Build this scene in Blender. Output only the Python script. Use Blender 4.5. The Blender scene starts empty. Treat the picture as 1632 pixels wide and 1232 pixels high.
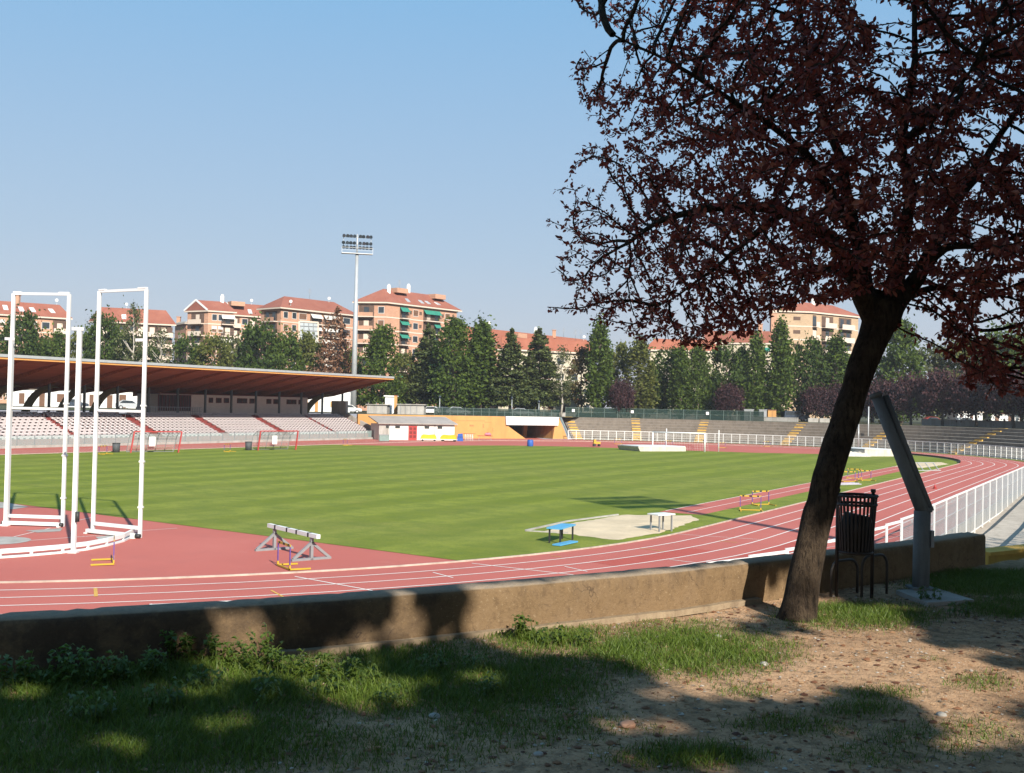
import bpy, bmesh, math, random
import numpy as np
from mathutils import Vector, Matrix, noise, kdtree
R_ = math.radians
rnd = random.Random(7)
rng = np.random.default_rng(11)
sc = bpy.context.scene
col = sc.collection
# ---------------------------------------------------------------- camera
FPX, PIT, ROL, EYE = 1724.825, 0.0182165, 0.0212049, 5.487
cd = bpy.data.cameras.new('camera'); cam = bpy.data.objects.new('camera', cd); col.objects.link(cam)
cd.sensor_fit = 'HORIZONTAL'; cd.sensor_width = 36; cd.lens = FPX/1632*36
cd.clip_start = .05; cd.clip_end = 6000
cam.matrix_world = Matrix.Translation((0, 0, EYE)) @ Matrix.Rotation(math.pi/2+PIT, 4, 'X') @ Matrix.Rotation(ROL, 4, 'Z')
sc.camera = cam
# ---------------------------------------------------------------- sky and sun
SUN = Vector((.343, -.786, .515)).normalized()
EL = math.asin(SUN.z); AZ = math.atan2(SUN.x, SUN.y)
w = bpy.data.worlds.new('World'); sc.world = w; w.use_nodes = True
nt = w.node_tree; nt.nodes.clear()
sky = nt.nodes.new('ShaderNodeTexSky'); sky.sky_type = 'NISHITA'; sky.sun_disc = False
sky.sun_elevation = EL; sky.sun_rotation = AZ; sky.altitude = 200; sky.air_density = 1.0; sky.dust_density = 2.2; sky.ozone_density = 2.0
bg = nt.nodes.new('ShaderNodeBackground'); bg.inputs[1].default_value = .073
wo = nt.nodes.new('ShaderNodeOutputWorld')
tc = nt.nodes.new('ShaderNodeTexCoord'); sx_ = nt.nodes.new('ShaderNodeSeparateXYZ'); nt.links.new(tc.outputs['Generated'], sx_.inputs[0])
rp = nt.nodes.new('ShaderNodeValToRGB'); rp.color_ramp.elements[0].position = 0; rp.color_ramp.elements[0].color = (.60, .60, .665, 1); rp.color_ramp.elements[1].position = .42; rp.color_ramp.elements[1].color = (.195, .48, .80, 1)
e_ = rp.color_ramp.elements.new(.14); e_.color = (.43, .555, .705, 1)
nt.links.new(sx_.outputs[2], rp.inputs[0])
sc_ = nt.nodes.new('ShaderNodeVectorMath'); sc_.operation = 'SCALE'; sc_.inputs[3].default_value = 7.4; nt.links.new(rp.outputs[0], sc_.inputs[0])
mx_ = nt.nodes.new('ShaderNodeMix'); mx_.data_type = 'RGBA'; mx_.inputs[0].default_value = .85
nt.links.new(sky.outputs[0], mx_.inputs[6]); nt.links.new(sc_.outputs[0], mx_.inputs[7])
nt.links.new(mx_.outputs[2], bg.inputs[0]); nt.links.new(bg.outputs[0], wo.inputs[0])
sd = bpy.data.lights.new('sun', 'SUN'); sd.energy = 5.0; sd.angle = R_(.55); sd.color = (1, .93, .82)
so = bpy.data.objects.new('sun', sd); col.objects.link(so); so.rotation_euler = SUN.to_track_quat('Z', 'Y').to_euler(); so.location = (20, -40, 60)
sc.view_settings.view_transform = 'Standard'; sc.view_settings.look = 'None'
sc.view_settings.exposure = .95; sc.view_settings.gamma = 1
sc.cycles.max_bounces = 6; sc.cycles.transparent_max_bounces = 8
# ---------------------------------------------------------------- where a point of the place stands
TH = 0.524174; CX, CY = -2.44375, 103.66566
AXv = (math.sin(TH), math.cos(TH)); NV = (math.cos(TH), -math.sin(TH))
ZG = 3.75                                   # street level round the sunken stadium
def st(t, s, z=0.): return Vector((CX+AXv[0]*s+NV[0]*t, CY+AXv[1]*s+NV[1]*t, z))
def tost(x, y):
    dx, dy = x-CX, y-CY
    return dx*NV[0]+dy*NV[1], dx*AXv[0]+dy*AXv[1]
def ray(px, py):
    u = (px-816)/FPX; v = -(py-616)/FPX
    c, s = math.cos(ROL), math.sin(ROL)
    u, v = u*c-v*s, u*s+v*c
    cp, sp = math.cos(PIT), math.sin(PIT)
    return Vector((u, cp-v*sp, sp+v*cp))
def P(px, py, z=0.):
    r = ray(px, py); t = (z-EYE)/r.z
    return Vector((r.x*t, r.y*t, z))
def at(px, py, Y):
    r = ray(px, py); t = Y/r.y
    return Vector((r.x*t, Y, EYE+r.z*t))
def proj(x, y, z):
    z = z-EYE; cp, sp = math.cos(PIT), math.sin(PIT)
    d = y*cp+z*sp; v = (-y*sp+z*cp)/d; u = x/d
    c, s = math.cos(ROL), math.sin(ROL)
    return 816+FPX*(u*c+v*s), 616-FPX*(-u*s+v*c)
# ---------------------------------------------------------------- objects
def tag(o, label=None, cat=None, group=None, kind=None):
    if label: o['label'] = label
    if cat: o['category'] = cat
    if group: o['group'] = group
    if kind: o['kind'] = kind
    return o
def thing(name, label, cat, loc=(0, 0, 0), rz=0, group=None):
    o = bpy.data.objects.new(name, None); col.objects.link(o)
    o.location = loc; o.rotation_euler = (0, 0, rz); o.empty_display_size = .3
    return tag(o, label, cat, group)
def copy_tree(o, parent=None):
    c = o.copy(); col.objects.link(c); c.parent = parent
    for ch in list(o.children): copy_tree(ch, c)
    return c
class MB:
    def __init__(s): s.v = []; s.f = []; s.m = []; s.sm = []
    def add(s, vs, fs, mi=0, smooth=False):
        b = len(s.v); s.v += [tuple(v) for v in vs]
        for f in fs: s.f.append(tuple(i+b for i in f)); s.m.append(mi); s.sm.append(smooth)
        return s
    def box(s, c, d, rz=0, mi=0, M=None):
        x, y, z = d[0]/2, d[1]/2, d[2]/2
        vs = [Vector((a*x, b*y, e*z)) for a in (-1, 1) for b in (-1, 1) for e in (-1, 1)]
        Q = M if M is not None else Matrix.Rotation(rz, 4, 'Z')
        vs = [Q @ v + Vector(c) for v in vs]
        return s.add(vs, [(0, 1, 3, 2), (4, 6, 7, 5), (0, 4, 5, 1), (2, 3, 7, 6), (0, 2, 6, 4), (1, 5, 7, 3)], mi)
    def beam(s, a, b, w, h=None, mi=0, up=(0, 0, 1)):
        a, b = Vector(a), Vector(b); h = w if h is None else h
        d = (b-a); L = d.length
        if L < 1e-6: return s
        d.normalize(); u = Vector(up)
        if abs(d.dot(u)) > .98: u = Vector((0, 1, 0))
        x = d.cross(u).normalized(); z = x.cross(d)
        M = Matrix((x, d, z)).transposed().to_4x4()
        return s.box((a+b)/2, (w, L, h), mi=mi, M=M)
    def tube(s, pts, rad, n=8, mi=0, cap=True, smooth=True):
        pts = [Vector(p) for p in pts]
        if not hasattr(rad, '__len__'): rad = [rad]*len(pts)
        b = len(s.v); up = None; prev = None
        for i, p in enumerate(pts):
            d = (pts[min(i+1, len(pts)-1)]-pts[max(i-1, 0)])
            if d.length < 1e-9: d = Vector((0, 0, 1))
            d.normalize()
            if prev is None:
                a = Vector((1, 0, 0)) if abs(d.x) < .9 else Vector((0, 1, 0))
                x = (a-d*a.dot(d)).normalized()
            else:
                x = (prev-d*prev.dot(d))
                x = x.normalized() if x.length > 1e-6 else d.orthogonal().normalized()
            prev = x; y = d.cross(x)
            for k in range(n):
                an = 2*math.pi*k/n
                s.v.append(tuple(p+(x*math.cos(an)+y*math.sin(an))*rad[i]))
        for i in range(len(pts)-1):
            for k in range(n):
                s.f.append((b+i*n+k, b+i*n+(k+1) % n, b+(i+1)*n+(k+1) % n, b+(i+1)*n+k)); s.m.append(mi); s.sm.append(smooth)
        if cap:
            s.f.append(tuple(b+k for k in reversed(range(n)))); s.m.append(mi); s.sm.append(False)
            e = b+(len(pts)-1)*n
            s.f.append(tuple(e+k for k in range(n))); s.m.append(mi); s.sm.append(False)
        return s
    def prism(s, poly, z0, z1, mi=0):
        n = len(poly); vs = [(p[0], p[1], z0) for p in poly]+[(p[0], p[1], z1) for p in poly]
        return s.add(vs, [tuple(reversed(range(n))), tuple(range(n, 2*n))]+[(i, (i+1) % n, n+(i+1) % n, n+i) for i in range(n)], mi)
    def slab(s, q, nrm, th, mi=0):
        n = len(q); q = [Vector(p) for p in q]; o = Vector(nrm)*th
        vs = q+[p+o for p in q]
        return s.add(vs, [tuple(reversed(range(n))), tuple(range(n, 2*n))]+[(i, (i+1) % n, n+(i+1) % n, n+i) for i in range(n)], mi)
    def build(s, name, mats, parent=None, loc=None, rz=0, local=True):
        me = bpy.data.meshes.new(name)
        v = s.v
        if parent is not None and not local:      # vertices given in world space: bring them under the parent
            Mi = (Matrix.Translation(parent.location) @ parent.rotation_euler.to_matrix().to_4x4()).inverted()
            if parent.parent is not None:
                pp = parent.parent
                Mi = Mi @ (Matrix.Translation(pp.location) @ pp.rotation_euler.to_matrix().to_4x4()).inverted()
            v = [tuple(Mi @ Vector(p)) for p in v]
        me.from_pydata(v, [], s.f)
        if not isinstance(mats, (list, tuple)): mats = [mats]
        for m in mats: me.materials.append(m)
        if len(mats) > 1: me.polygons.foreach_set('material_index', s.m)
        if any(s.sm): me.polygons.foreach_set('use_smooth', s.sm)
        bm = bmesh.new(); bm.from_mesh(me); bmesh.ops.recalc_face_normals(bm, faces=bm.faces); bm.to_mesh(me); bm.free()
        me.update()
        o = bpy.data.objects.new(name, me); col.objects.link(o); o.parent = parent
        if loc is not None: o.location = loc
        o.rotation_euler = (0, 0, rz)
        return o
def raw_mesh(name, V, F, mats, parent=None, loc=None, nper=4):
    me = bpy.data.meshes.new(name); V = np.asarray(V, np.float32); F = np.asarray(F, np.int32)
    me.vertices.add(len(V)); me.vertices.foreach_set('co', V.ravel())
    me.loops.add(F.size); me.loops.foreach_set('vertex_index', F.ravel())
    me.polygons.add(len(F)); me.polygons.foreach_set('loop_start', np.arange(len(F), dtype=np.int32)*F.shape[1])
    me.update(calc_edges=True)
    for m in (mats if isinstance(mats, (list, tuple)) else [mats]): me.materials.append(m)
    o = bpy.data.objects.new(name, me); col.objects.link(o); o.parent = parent
    if loc is not None: o.location = loc
    return o
def structure(o): o['kind'] = 'structure'; return o
# ---------------------------------------------------------------- materials
ALB = .78                                   # one factor on every base colour, set with the exposure
class NT:
    def __init__(s, name):
        s.m = bpy.data.materials.new(name); s.m.use_nodes = True; s.t = s.m.node_tree; s.t.nodes.clear()
        s.out = s.n('ShaderNodeOutputMaterial')
    def n(s, k, **kw):
        x = s.t.nodes.new(k)
        for a, b in kw.items(): setattr(x, a, b)
        return x
    def l(s, a, b): s.t.links.new(a, b)
    def noise(s, vec, scale, detail=4, rough=.6):
        x = s.n('ShaderNodeTexNoise'); x.inputs['Scale'].default_value = scale; x.inputs['Detail'].default_value = detail; x.inputs['Roughness'].default_value = rough
        s.l(vec, x.inputs['Vector']); return x.outputs[0]
    def ramp(s, fac, stops):
        x = s.n('ShaderNodeValToRGB'); e = x.color_ramp.elements
        while len(e) < len(stops): e.new(.5)
        for k, (p, c) in enumerate(stops): e[k].position = p; e[k].color = (*c, 1) if len(c) == 3 else c
        s.l(fac, x.inputs[0]); return x.outputs[0]
    def mix(s, fac, a, b, mode='MIX'):
        x = s.n('ShaderNodeMix', data_type='RGBA', blend_type=mode)
        for i, v in ((0, fac), (6, a), (7, b)):
            if hasattr(v, 'is_linked'): s.l(v, x.inputs[i])
            elif isinstance(v, (tuple, list)): x.inputs[i].default_value = (*v, 1) if len(v) == 3 else v
            else: x.inputs[i].default_value = v
        return x.outputs[2]
    def math(s, op, a, b=None, c=None):
        x = s.n('ShaderNodeMath', operation=op)
        for i, v in enumerate((a, b, c)):
            if v is None: continue
            if hasattr(v, 'is_linked'): s.l(v, x.inputs[i])
            else: x.inputs[i].default_value = v
        return x.outputs[0]
    def coord(s, which='Object'): return s.n('ShaderNodeTexCoord').outputs[which]
    def geo(s, which): return s.n('ShaderNodeNewGeometry').outputs[which]
    def principled(s, color, rough=.8, spec=.3, metal=0, bump=None, bstr=.3, bdist=.02):
        b = s.n('ShaderNodeBsdfPrincipled')
        if hasattr(color, 'is_linked'): s.l(s.mix(1., color, (ALB, ALB, ALB), 'MULTIPLY'), b.inputs['Base Color'])
        else: b.inputs['Base Color'].default_value = (*sh(color, ALB), 1)
        b.inputs['Roughness'].default_value = rough; b.inputs['Specular IOR Level'].default_value = spec; b.inputs['Metallic'].default_value = metal
        if bump is not None:
            k = s.n('ShaderNodeBump'); k.inputs['Strength'].default_value = bstr; k.inputs['Distance'].default_value = bdist
            s.l(bump, k.inputs['Height']); s.l(k.outputs[0], b.inputs['Normal'])
        return b.outputs[0]
    def done(s, sh): s.l(sh, s.out.inputs[0]); return s.m
def sh(c, k): return tuple(min(1., x*k) for x in c)
MATS = {}
def mat(name, color, rough=.75, var=.18, scale=3., spec=.3, metal=0, bump=0, bscale=None, coord='Object'):
    if name in MATS: return MATS[name]
    n = NT(name); c = n.coord(coord); f = n.noise(c, scale, 5, .65)
    cc = n.ramp(f, [(.25, sh(color, 1-var)), (.5, color), (.75, sh(color, 1+var))])
    bm = n.noise(c, bscale or scale*6, 3) if bump else None
    MATS[name] = n.done(n.principled(cc, rough, spec, metal, bm, bump)); return MATS[name]
def leaf_mat(name, c0, c1, trans, tf=.3, rough=.6, spec=.12, hi=None):
    n = NT(name); r = n.geo('Random Per Island')
    cc = n.ramp(r, [(0, c0), (1, c1)] if hi is None else [(0, c0), (.72, c1), (1, hi)])
    p = n.principled(cc, rough, spec)
    t = n.n('ShaderNodeBsdfTranslucent'); t.inputs[0].default_value = (*sh(trans, ALB), 1)
    x = n.n('ShaderNodeMixShader'); x.inputs[0].default_value = tf
    n.l(p, x.inputs[1]); n.l(t.outputs[0], x.inputs[2]); return n.done(x.outputs[0])
M_white = mat('white_paint', (.78, .78, .76), .45, .05, 2)
M_whiterough = mat('white_plaster', (.72, .70, .66), .85, .08, .6, bump=.1)
M_grey = mat('grey_metal', (.30, .31, .32), .45, .12, 4, metal=.3)
M_galv = mat('galvanised_steel', (.50, .52, .53), .42, .12, 1.5, metal=.35)
M_dark = mat('dark_metal', (.03, .032, .032), .5, .25, 6)
M_black = mat('black_paint', (.015, .015, .016), .5, .2, 6)
M_yellow = mat('yellow_paint', (.52, .33, .03), .5, .12, 3)
M_purple = mat('purple_paint', (.11, .06, .25), .5, .12, 5)
M_red = mat('red_paint', (.40, .045, .04), .5, .12, 3)
M_dred = mat('dark_red_paint', (.17, .022, .02), .5, .2, 3)
M_blue = mat('blue_vinyl', (.035, .11, .42), .5, .15, 2)
M_lblue = mat('light_blue_paint', (.10, .36, .60), .5, .08, 3)
M_cream = mat('cream_render', (.56, .49, .37), .9, .08, .3, bump=.05)
M_glass = mat('window_glass', (.035, .045, .055), .12, .3, .4, spec=.6)
M_alum = mat('aluminium', (.62, .63, .64), .35, .05, 2, metal=.5)
M_wood = mat('weathered_wood', (.22, .14, .08), .8, .3, 6, bump=.3)
M_tyre = mat('tyre_rubber', (.02, .02, .02), .8, .1, 9)
M_car_silver = mat('silver_car_paint', (.42, .44, .46), .3, .03, 1, spec=.5)
M_car_white = mat('white_car_paint', (.70, .70, .69), .3, .03, 1, spec=.5)
M_car_dark = mat('dark_car_paint', (.03, .045, .07), .3, .05, 1, spec=.5)
M_car_red = mat('red_car_paint', (.30, .03, .025), .3, .05, 1, spec=.5)
def m_track():
    n = NT('red_rubber_track'); c = n.coord()
    a = n.noise(c, .09, 4); b = n.noise(c, 1.3, 4); g = n.noise(c, 38, 2)
    k = n.ramp(a, [(.3, (.41, .098, .078)), (.55, (.475, .122, .096)), (.75, (.525, .155, .124))])
    k = n.mix(n.math('MULTIPLY', b, .5), k, (.42, .112, .088)); k = n.mix(n.ramp(n.noise(c, .33, 6, .75), [(.52, (0, 0, 0)), (.72, (.6, .6, .6))]), k, (.36, .10, .085)); k = n.mix(n.ramp(n.noise(c, .9, 5, .8), [(.62, (0, 0, 0)), (.74, (.4, .4, .4))]), k, (.58, .25, .21)); k = n.mix(n.math('MULTIPLY', g, .35), k, (.59, .22, .18))
    return n.done(n.principled(k, .85, .2, bump=g, bstr=.2, bdist=.004))
M_track = m_track()
def m_pitch():
    n = NT('mown_pitch_grass'); c = n.coord()
    sp = n.n('ShaderNodeSeparateXYZ'); n.l(c, sp.inputs[0])
    wob = n.noise(c, .35, 3)
    x = n.math('ADD', sp.outputs[0], n.math('MULTIPLY', wob, .5))
    sn = n.math('SINE', n.math('MULTIPLY', x, 2*math.pi/4.9))
    stp = n.math('ADD', n.math('MULTIPLY', n.math('MINIMUM', n.math('MAXIMUM', n.math('MULTIPLY', sn, 2.4), -1.), 1.), .5), .5)
    k = n.mix(stp, (.168, .208, .022), (.238, .274, .038))
    pat = n.noise(c, .13, 6, .75); k = n.mix(n.ramp(pat, [(.56, (0, 0, 0)), (.72, (.7, .7, .7))]), k, (.245, .225, .062)); big = n.noise(c, .05, 4); mid = n.noise(c, .6, 5, .7); fine = n.noise(c, 9, 4, .8)
    k = n.mix(n.ramp(big, [(.45, (0, 0, 0)), (.7, (.55, .55, .55))]), k, (.25, .255, .07))
    k = n.mix(n.ramp(mid, [(.36, (.8, .8, .8)), (.58, (0, 0, 0))]), k, (.135, .175, .03)); m2 = n.noise(c, 2.2, 5, .75); k = n.mix(n.ramp(m2, [(.58, (0, 0, 0)), (.72, (.65, .65, .65))]), k, (.27, .25, .08)); k = n.mix(n.ramp(m2, [(.28, (.6, .6, .6)), (.42, (0, 0, 0))]), k, (.12, .165, .028))
    k = n.mix(n.ramp(fine, [(.3, (.7, .7, .7)), (.55, (0, 0, 0))]), k, (.11, .155, .025))
    k = n.mix(n.ramp(fine, [(.6, (0, 0, 0)), (.8, (.5, .5, .5))]), k, (.33, .34, .10))
    return n.done(n.principled(k, .95, .1, bump=fine, bstr=.5, bdist=.05))
M_pitch = m_pitch()
def m_concrete(name, base, dark, scale=.7, streak=True, bump=.25, litter=0):
    n = NT(name); c = n.coord()
    a = n.noise(c, scale, 6, .7); b = n.noise(c, scale*9, 5, .75)
    mp = n.n('ShaderNodeMapping'); mp.inputs['Scale'].default_value = (1, 1, .12); n.l(c, mp.inputs[0])
    sv = n.noise(mp.outputs[0], scale*3.2, 5, .7)
    k = n.ramp(a, [(.3, sh(base, .78)), (.55, base), (.75, sh(base, 1.15))])
    if streak: k = n.mix(n.ramp(sv, [(.48, (0, 0, 0)), (.68, (.75, .75, .75))]), k, dark)
    k = n.mix(n.ramp(b, [(.3, (.6, .6, .6)), (.5, (0, 0, 0))]), k, sh(dark, 1.3))
    if litter: k = n.mix(n.ramp(b, [(.62, (0, 0, 0)), (.75, (litter,)*3)]), k, sh(base, 1.5))
    return n.done(n.principled(k, .92, .2, bump=b, bstr=bump, bdist=.03))
M_conc = m_concrete('weathered_concrete', (.22, .19, .165), (.10, .085, .07), .5)
M_concl = m_concrete('pale_concrete', (.42, .40, .37), (.24, .22, .19), .4)
M_orange = m_concrete('orange_render', (.60, .32, .115), (.40, .21, .08), .16, bump=.05)
M_asph = mat('asphalt', (.055, .055, .055), .9, .2, 2, bump=.2)
M_sand = m_concrete('sand', (.66, .53, .36), (.50, .40, .27), .5, streak=False, bump=.6)
M_line = mat('white_line_paint', (.80, .74, .69), .8, .12, 2)
M_yline = mat('yellow_line_paint', (.62, .36, .08), .8, .12, 2)
M_ystair = m_concrete('yellow_stair_paint', (.62, .38, .08), (.40, .24, .06), .6, bump=.1)
def m_brick(name, base, var=.2):
    n = NT(name); c = n.coord()
    sp = n.n('ShaderNodeSeparateXYZ'); n.l(c, sp.inputs[0])
    cb = n.n('ShaderNodeCombineXYZ'); n.l(n.math('ADD', sp.outputs[0], sp.outputs[1]), cb.inputs[0]); n.l(sp.outputs[2], cb.inputs[1])
    br = n.n('ShaderNodeTexBrick'); br.inputs['Scale'].default_value = 1; br.inputs['Brick Width'].default_value = .5; br.inputs['Row Height'].default_value = .16; br.inputs['Mortar Size'].default_value = .012
    br.inputs['Color1'].default_value = (*base, 1); br.inputs['Color2'].default_value = (*sh(base, 1-var), 1); br.inputs['Mortar'].default_value = (*sh(base, 1.15), 1)
    n.l(cb.outputs[0], br.inputs['Vector'])
    a = n.noise(c, .18, 5, .7)
    k = n.mix(n.ramp(a, [(.35, (.45, .45, .45)), (.6, (0, 0, 0))]), br.outputs[0], sh(base, .72))
    return n.done(n.principled(k, .9, .2))
M_brick = m_brick('salmon_brick', (.56, .315, .21)); M_brickd = m_brick('dark_salmon_brick', (.44, .24, .165)); M_brickt = m_brick('tan_brick', (.50, .36, .235)); M_brickg = m_brick('greyish_brick', (.80, .69, .62), .12)
def m_tiles(name, c1, c2):
    n = NT(name); c = n.coord(); a = n.noise(c, .35, 5, .7); b = n.noise(c, 2.5, 4)
    wv = n.n('ShaderNodeTexWave'); wv.wave_type = 'BANDS'; wv.bands_direction = 'Z'; wv.inputs['Scale'].default_value = 1.4; wv.inputs['Distortion'].default_value = .6; n.l(c, wv.inputs[0])
    k = n.ramp(a, [(.3, c1), (.7, c2)]); k = n.mix(n.math('MULTIPLY', b, .55), k, sh(c1, .6)); k = n.mix(n.math('MULTIPLY', wv.outputs[1], .25), k, sh(c1, .5))
    return n.done(n.principled(k, .9, .15))
M_tile = m_tiles('red_roof_tiles', (.30, .105, .075), (.40, .165, .115)); M_tileo = m_tiles('orange_roof_tiles', (.34, .115, .072), (.44, .175, .115))
def m_bark():
    n = NT('bark'); c = n.coord(); mp = n.n('ShaderNodeMapping'); mp.inputs['Scale'].default_value = (1, 1, .22); n.l(c, mp.inputs[0])
    a = n.noise(c, 5, 6, .7); f = n.noise(mp.outputs[0], 26, 6, .75); g = n.noise(mp.outputs[0], 70, 3, .7)
    k = n.ramp(a, [(.32, (.036, .025, .018)), (.52, (.082, .058, .038)), (.72, (.135, .100, .066))])
    k = n.mix(n.ramp(f, [(.36, (.95, .95, .95)), (.52, (0, 0, 0))]), k, (.014, .010, .008)); k = n.mix(n.ramp(g, [(.6, (0, 0, 0)), (.75, (.5, .5, .5))]), k, (.17, .13, .09))
    return n.done(n.principled(k, .95, .15, bump=n.math('ADD', n.math('MULTIPLY', f, 2.), g), bstr=1., bdist=.035))
M_bark = m_bark()
M_barkf = mat('far_bark', (.13, .10, .075), .9, .3, 2, bump=.4)
M_barkw = mat('pale_bark', (.46, .42, .36), .9, .3, 1.5, bump=.3)
L_green = leaf_mat('green_leaves', (.032, .060, .010), (.115, .165, .028), (.13, .19, .03), .3)
L_olive = leaf_mat('olive_leaves', (.065, .080, .018), (.17, .18, .045), (.16, .19, .03), .3)
L_dark = leaf_mat('dark_green_leaves', (.022, .042, .009), (.082, .125, .024), (.08, .13, .02), .25)
L_con = leaf_mat('conifer_needles', (.045, .065, .022), (.135, .160, .05), (.08, .11, .02), .15)
L_brown = leaf_mat('dry_brown_needles', (.13, .060, .035), (.26, .14, .08), (.2, .1, .05), .2)
L_plum = leaf_mat('far_plum_leaves', (.030, .014, .018), (.085, .040, .042), (.10, .03, .03), .2)
L_pale = leaf_mat('pale_leaves', (.07, .085, .035), (.16, .17, .075), (.16, .18, .05), .3)
L_near = leaf_mat('purple_plum_leaves', (.030, .010, .011), (.21, .058, .048), (.50, .09, .055), .38, .45, .3, (.55, .24, .16))
# ================================================================ the setting
def uR(s): return (0., s, 1., 0.)
def arcF(a): return (0., 42.2, math.cos(R_(a)), math.sin(R_(a)))          # far bend, from the right straight (0) round to the left (180)
def uL(s): return (0., s, -1., 0.)
def arcN(a): return (0., -42.2, -math.cos(R_(a)), -math.sin(R_(a)))       # near bend, from the left straight (0) round to the right (180)
def onring(u, r, z=0.): return st(u[0]+u[2]*r, u[1]+u[3]*r, z)
def span_full(da=3):
    L = [uR(-42.2+4.22*i) for i in range(20)]
    L += [arcF(a) for a in np.arange(0, 180, da)]
    L += [uL(42.2-4.22*i) for i in range(20)]
    L += [arcN(a) for a in np.arange(0, 180, da)]
    return L
FULL = span_full()
def loc_ts(p): t, s = tost(p[0], p[1]); return (t, s, p[2])
def stad_build(mb, name, mats):              # vertices are world points; object axes follow the track
    mb.v = [loc_ts(p) for p in mb.v]
    return mb.build(name, mats, loc=(CX, CY, 0), rz=-TH)
def ringstrip(mb, L, r0, r1, z, closed=True, mi=0):
    n = len(L); b = len(mb.v)
    for u in L: mb.v.append(tuple(onring(u, r0, z))); mb.v.append(tuple(onring(u, r1, z)))
    for i in range(n if closed else n-1):
        j = (i+1) % n; mb.f.append((b+2*i, b+2*i+1, b+2*j+1, b+2*j)); mb.m.append(mi); mb.sm.append(False)
def wallline(px):                            # foot of the orange retaining wall
    A = at(598, 703, 172.); B = at(890, 706, 187.)
    d = at(px, 690, 1.); k = d.x
    t = (A.x-k*A.y)/(k*(B.y-A.y)-(B.x-A.x)); return Vector((A.x+(B.x-A.x)*t, A.y+(B.y-A.y)*t, 0))
# ---- ground: one sheet with the sunken stadium cut out, reaching the horizon
mb = MB(); H = []
for u in FULL:
    t, s, nt_, ns = u
    if nt_ > .5 and ns == 0: wgt = min(1, max(0, (s+25)/50)); r = 62.2*(1-wgt)+56*wgt
    elif ns > 0:
        a = math.degrees(math.atan2(ns, nt_)); r = 56 if a < 129 else None
    elif nt_ < -.5 and ns == 0: r = 62
    else: r = 62.2
    if ns < 0:
        a = math.degrees(math.atan2(-ns, -nt_))
        r = 62.2
    if r is None: continue
    H.append((onring(u, r, ZG), u))
pts = []; done = False
for p, u in H:
    if u[3] == 0 and u[2] < 0 and not done:
        for px in (893, 840, 700, 590): q = wallline(px); pts.append(Vector((q.x, q.y+.5, ZG)))
        done = True
    pts.append(p)
c0 = Vector((CX, CY, ZG)); n = len(pts)
for p in pts: mb.v.append(tuple(p))
for rr in (150, 400, 3000):
    for p in pts: d = (p-c0).normalized(); mb.v.append(tuple(c0+d*max(rr, (p-c0).length+5)))
for k in range(3):
    for i in range(n): mb.f.append((k*n+i, k*n+(i+1) % n, (k+1)*n+(i+1) % n, (k+1)*n+i)); mb.m.append(0); mb.sm.append(False)
def m_ground():
    n = NT('street_ground'); c = n.coord(); a = n.noise(c, .05, 5, .7); b = n.noise(c, 1.5, 4)
    k = n.ramp(a, [(.35, (.10, .085, .06)), (.5, (.075, .085, .035)), (.65, (.13, .12, .10))]); k = n.mix(n.math('MULTIPLY', b, .4), k, (.05, .05, .035))
    return n.done(n.principled(k, .95, .1))
structure(mb.build('ground', m_ground()))
# ---- floor of the sunken bowl under everything
mb = MB(); q = [tuple(Vector((p.x, p.y, -.95))) for p in pts]; mb.v += q; mb.f.append(tuple(range(len(q)))); mb.m.append(0); mb.sm.append(False); structure(mb.build('sunken_floor', M_conc))
mb = MB(); mb.add([st(-46, -62, -.006), st(-46, 48, -.006), st(-66, 48, -.006), st(-66, -62, -.006)], [(0, 1, 2, 3)]); structure(mb.build('stand_apron', M_track))
# ---- red rubber surface, grass, lines
mb = MB(); b = [tuple(onring(u, 46.25, 0)) for u in FULL]; mb.v += b; mb.f.append(tuple(range(len(b)))); mb.m.append(0); mb.sm.append(False)
structure(stad_build(mb, 'running_track', M_track))
def arc_pts(f, a0, a1, r, z, k=24): return [onring(f(a0+(a1-a0)*i/k), r, z) for i in range(k+1)]
z1 = .012
def t_at_s(s): return math.sqrt(36.35**2-(abs(s)-42.2)**2)
aD = 180-math.degrees(math.asin((56.3-42.2)/36.35))
poly = arc_pts(arcN, aD, 180, 36.35, z1)+[st(36.35, 0, z1)]+arc_pts(arcF, 0, 62, 36.35, z1)
poly += [P(1440, 726.5, z1), P(1300, 723.5, z1), P(1200, 721.5, z1), P(1080, 717.5, z1), P(1000, 714.5, z1), P(900, 711.5, z1), P(810, 710, z1), P(720, 710, z1), P(650, 711, z1), st(-36.35, 22, z1), st(-36.35, -42.2, z1)]
aL = math.degrees(math.asin((49.4-42.2)/36.35)); poly += arc_pts(arcN, 0, aL, 36.35, z1, 8)
mb = MB(); mb.add(poly, [tuple(range(len(poly)))]); structure(stad_build(mb, 'pitch_grass', M_pitch))
mb = MB(); L = [uR(10+4*i) for i in range(9)]+[arcF(a) for a in range(2, 131, 3)]; ringstrip(mb, L, 44.75, 46.2, z1, False)
structure(stad_build(mb, 'grass_verge', M_pitch))
mb = MB()
for k in range(1, 7): ringstrip(mb, FULL, 36.5+1.22*k-.04, 36.5+1.22*k+.04, .008)
def pline(mb, p, q, w=.06, z=.009):
    p = Vector(p); q = Vector(q); d = (q-p); d.z = 0; d.normalize(); o = Vector((-d.y, d.x, 0))*w/2
    a, b = Vector((p.x, p.y, z)), Vector((q.x, q.y, z))
    mb.add([a-o, b-o, b+o, a+o], [(0, 1, 2, 3)])
pline(mb, P(470, 919), P(640, 950), .07); pline(mb, P(752, 898), P(972, 923), .07); pline(mb, P(690, 912.5), P(722, 921), .06)
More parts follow.
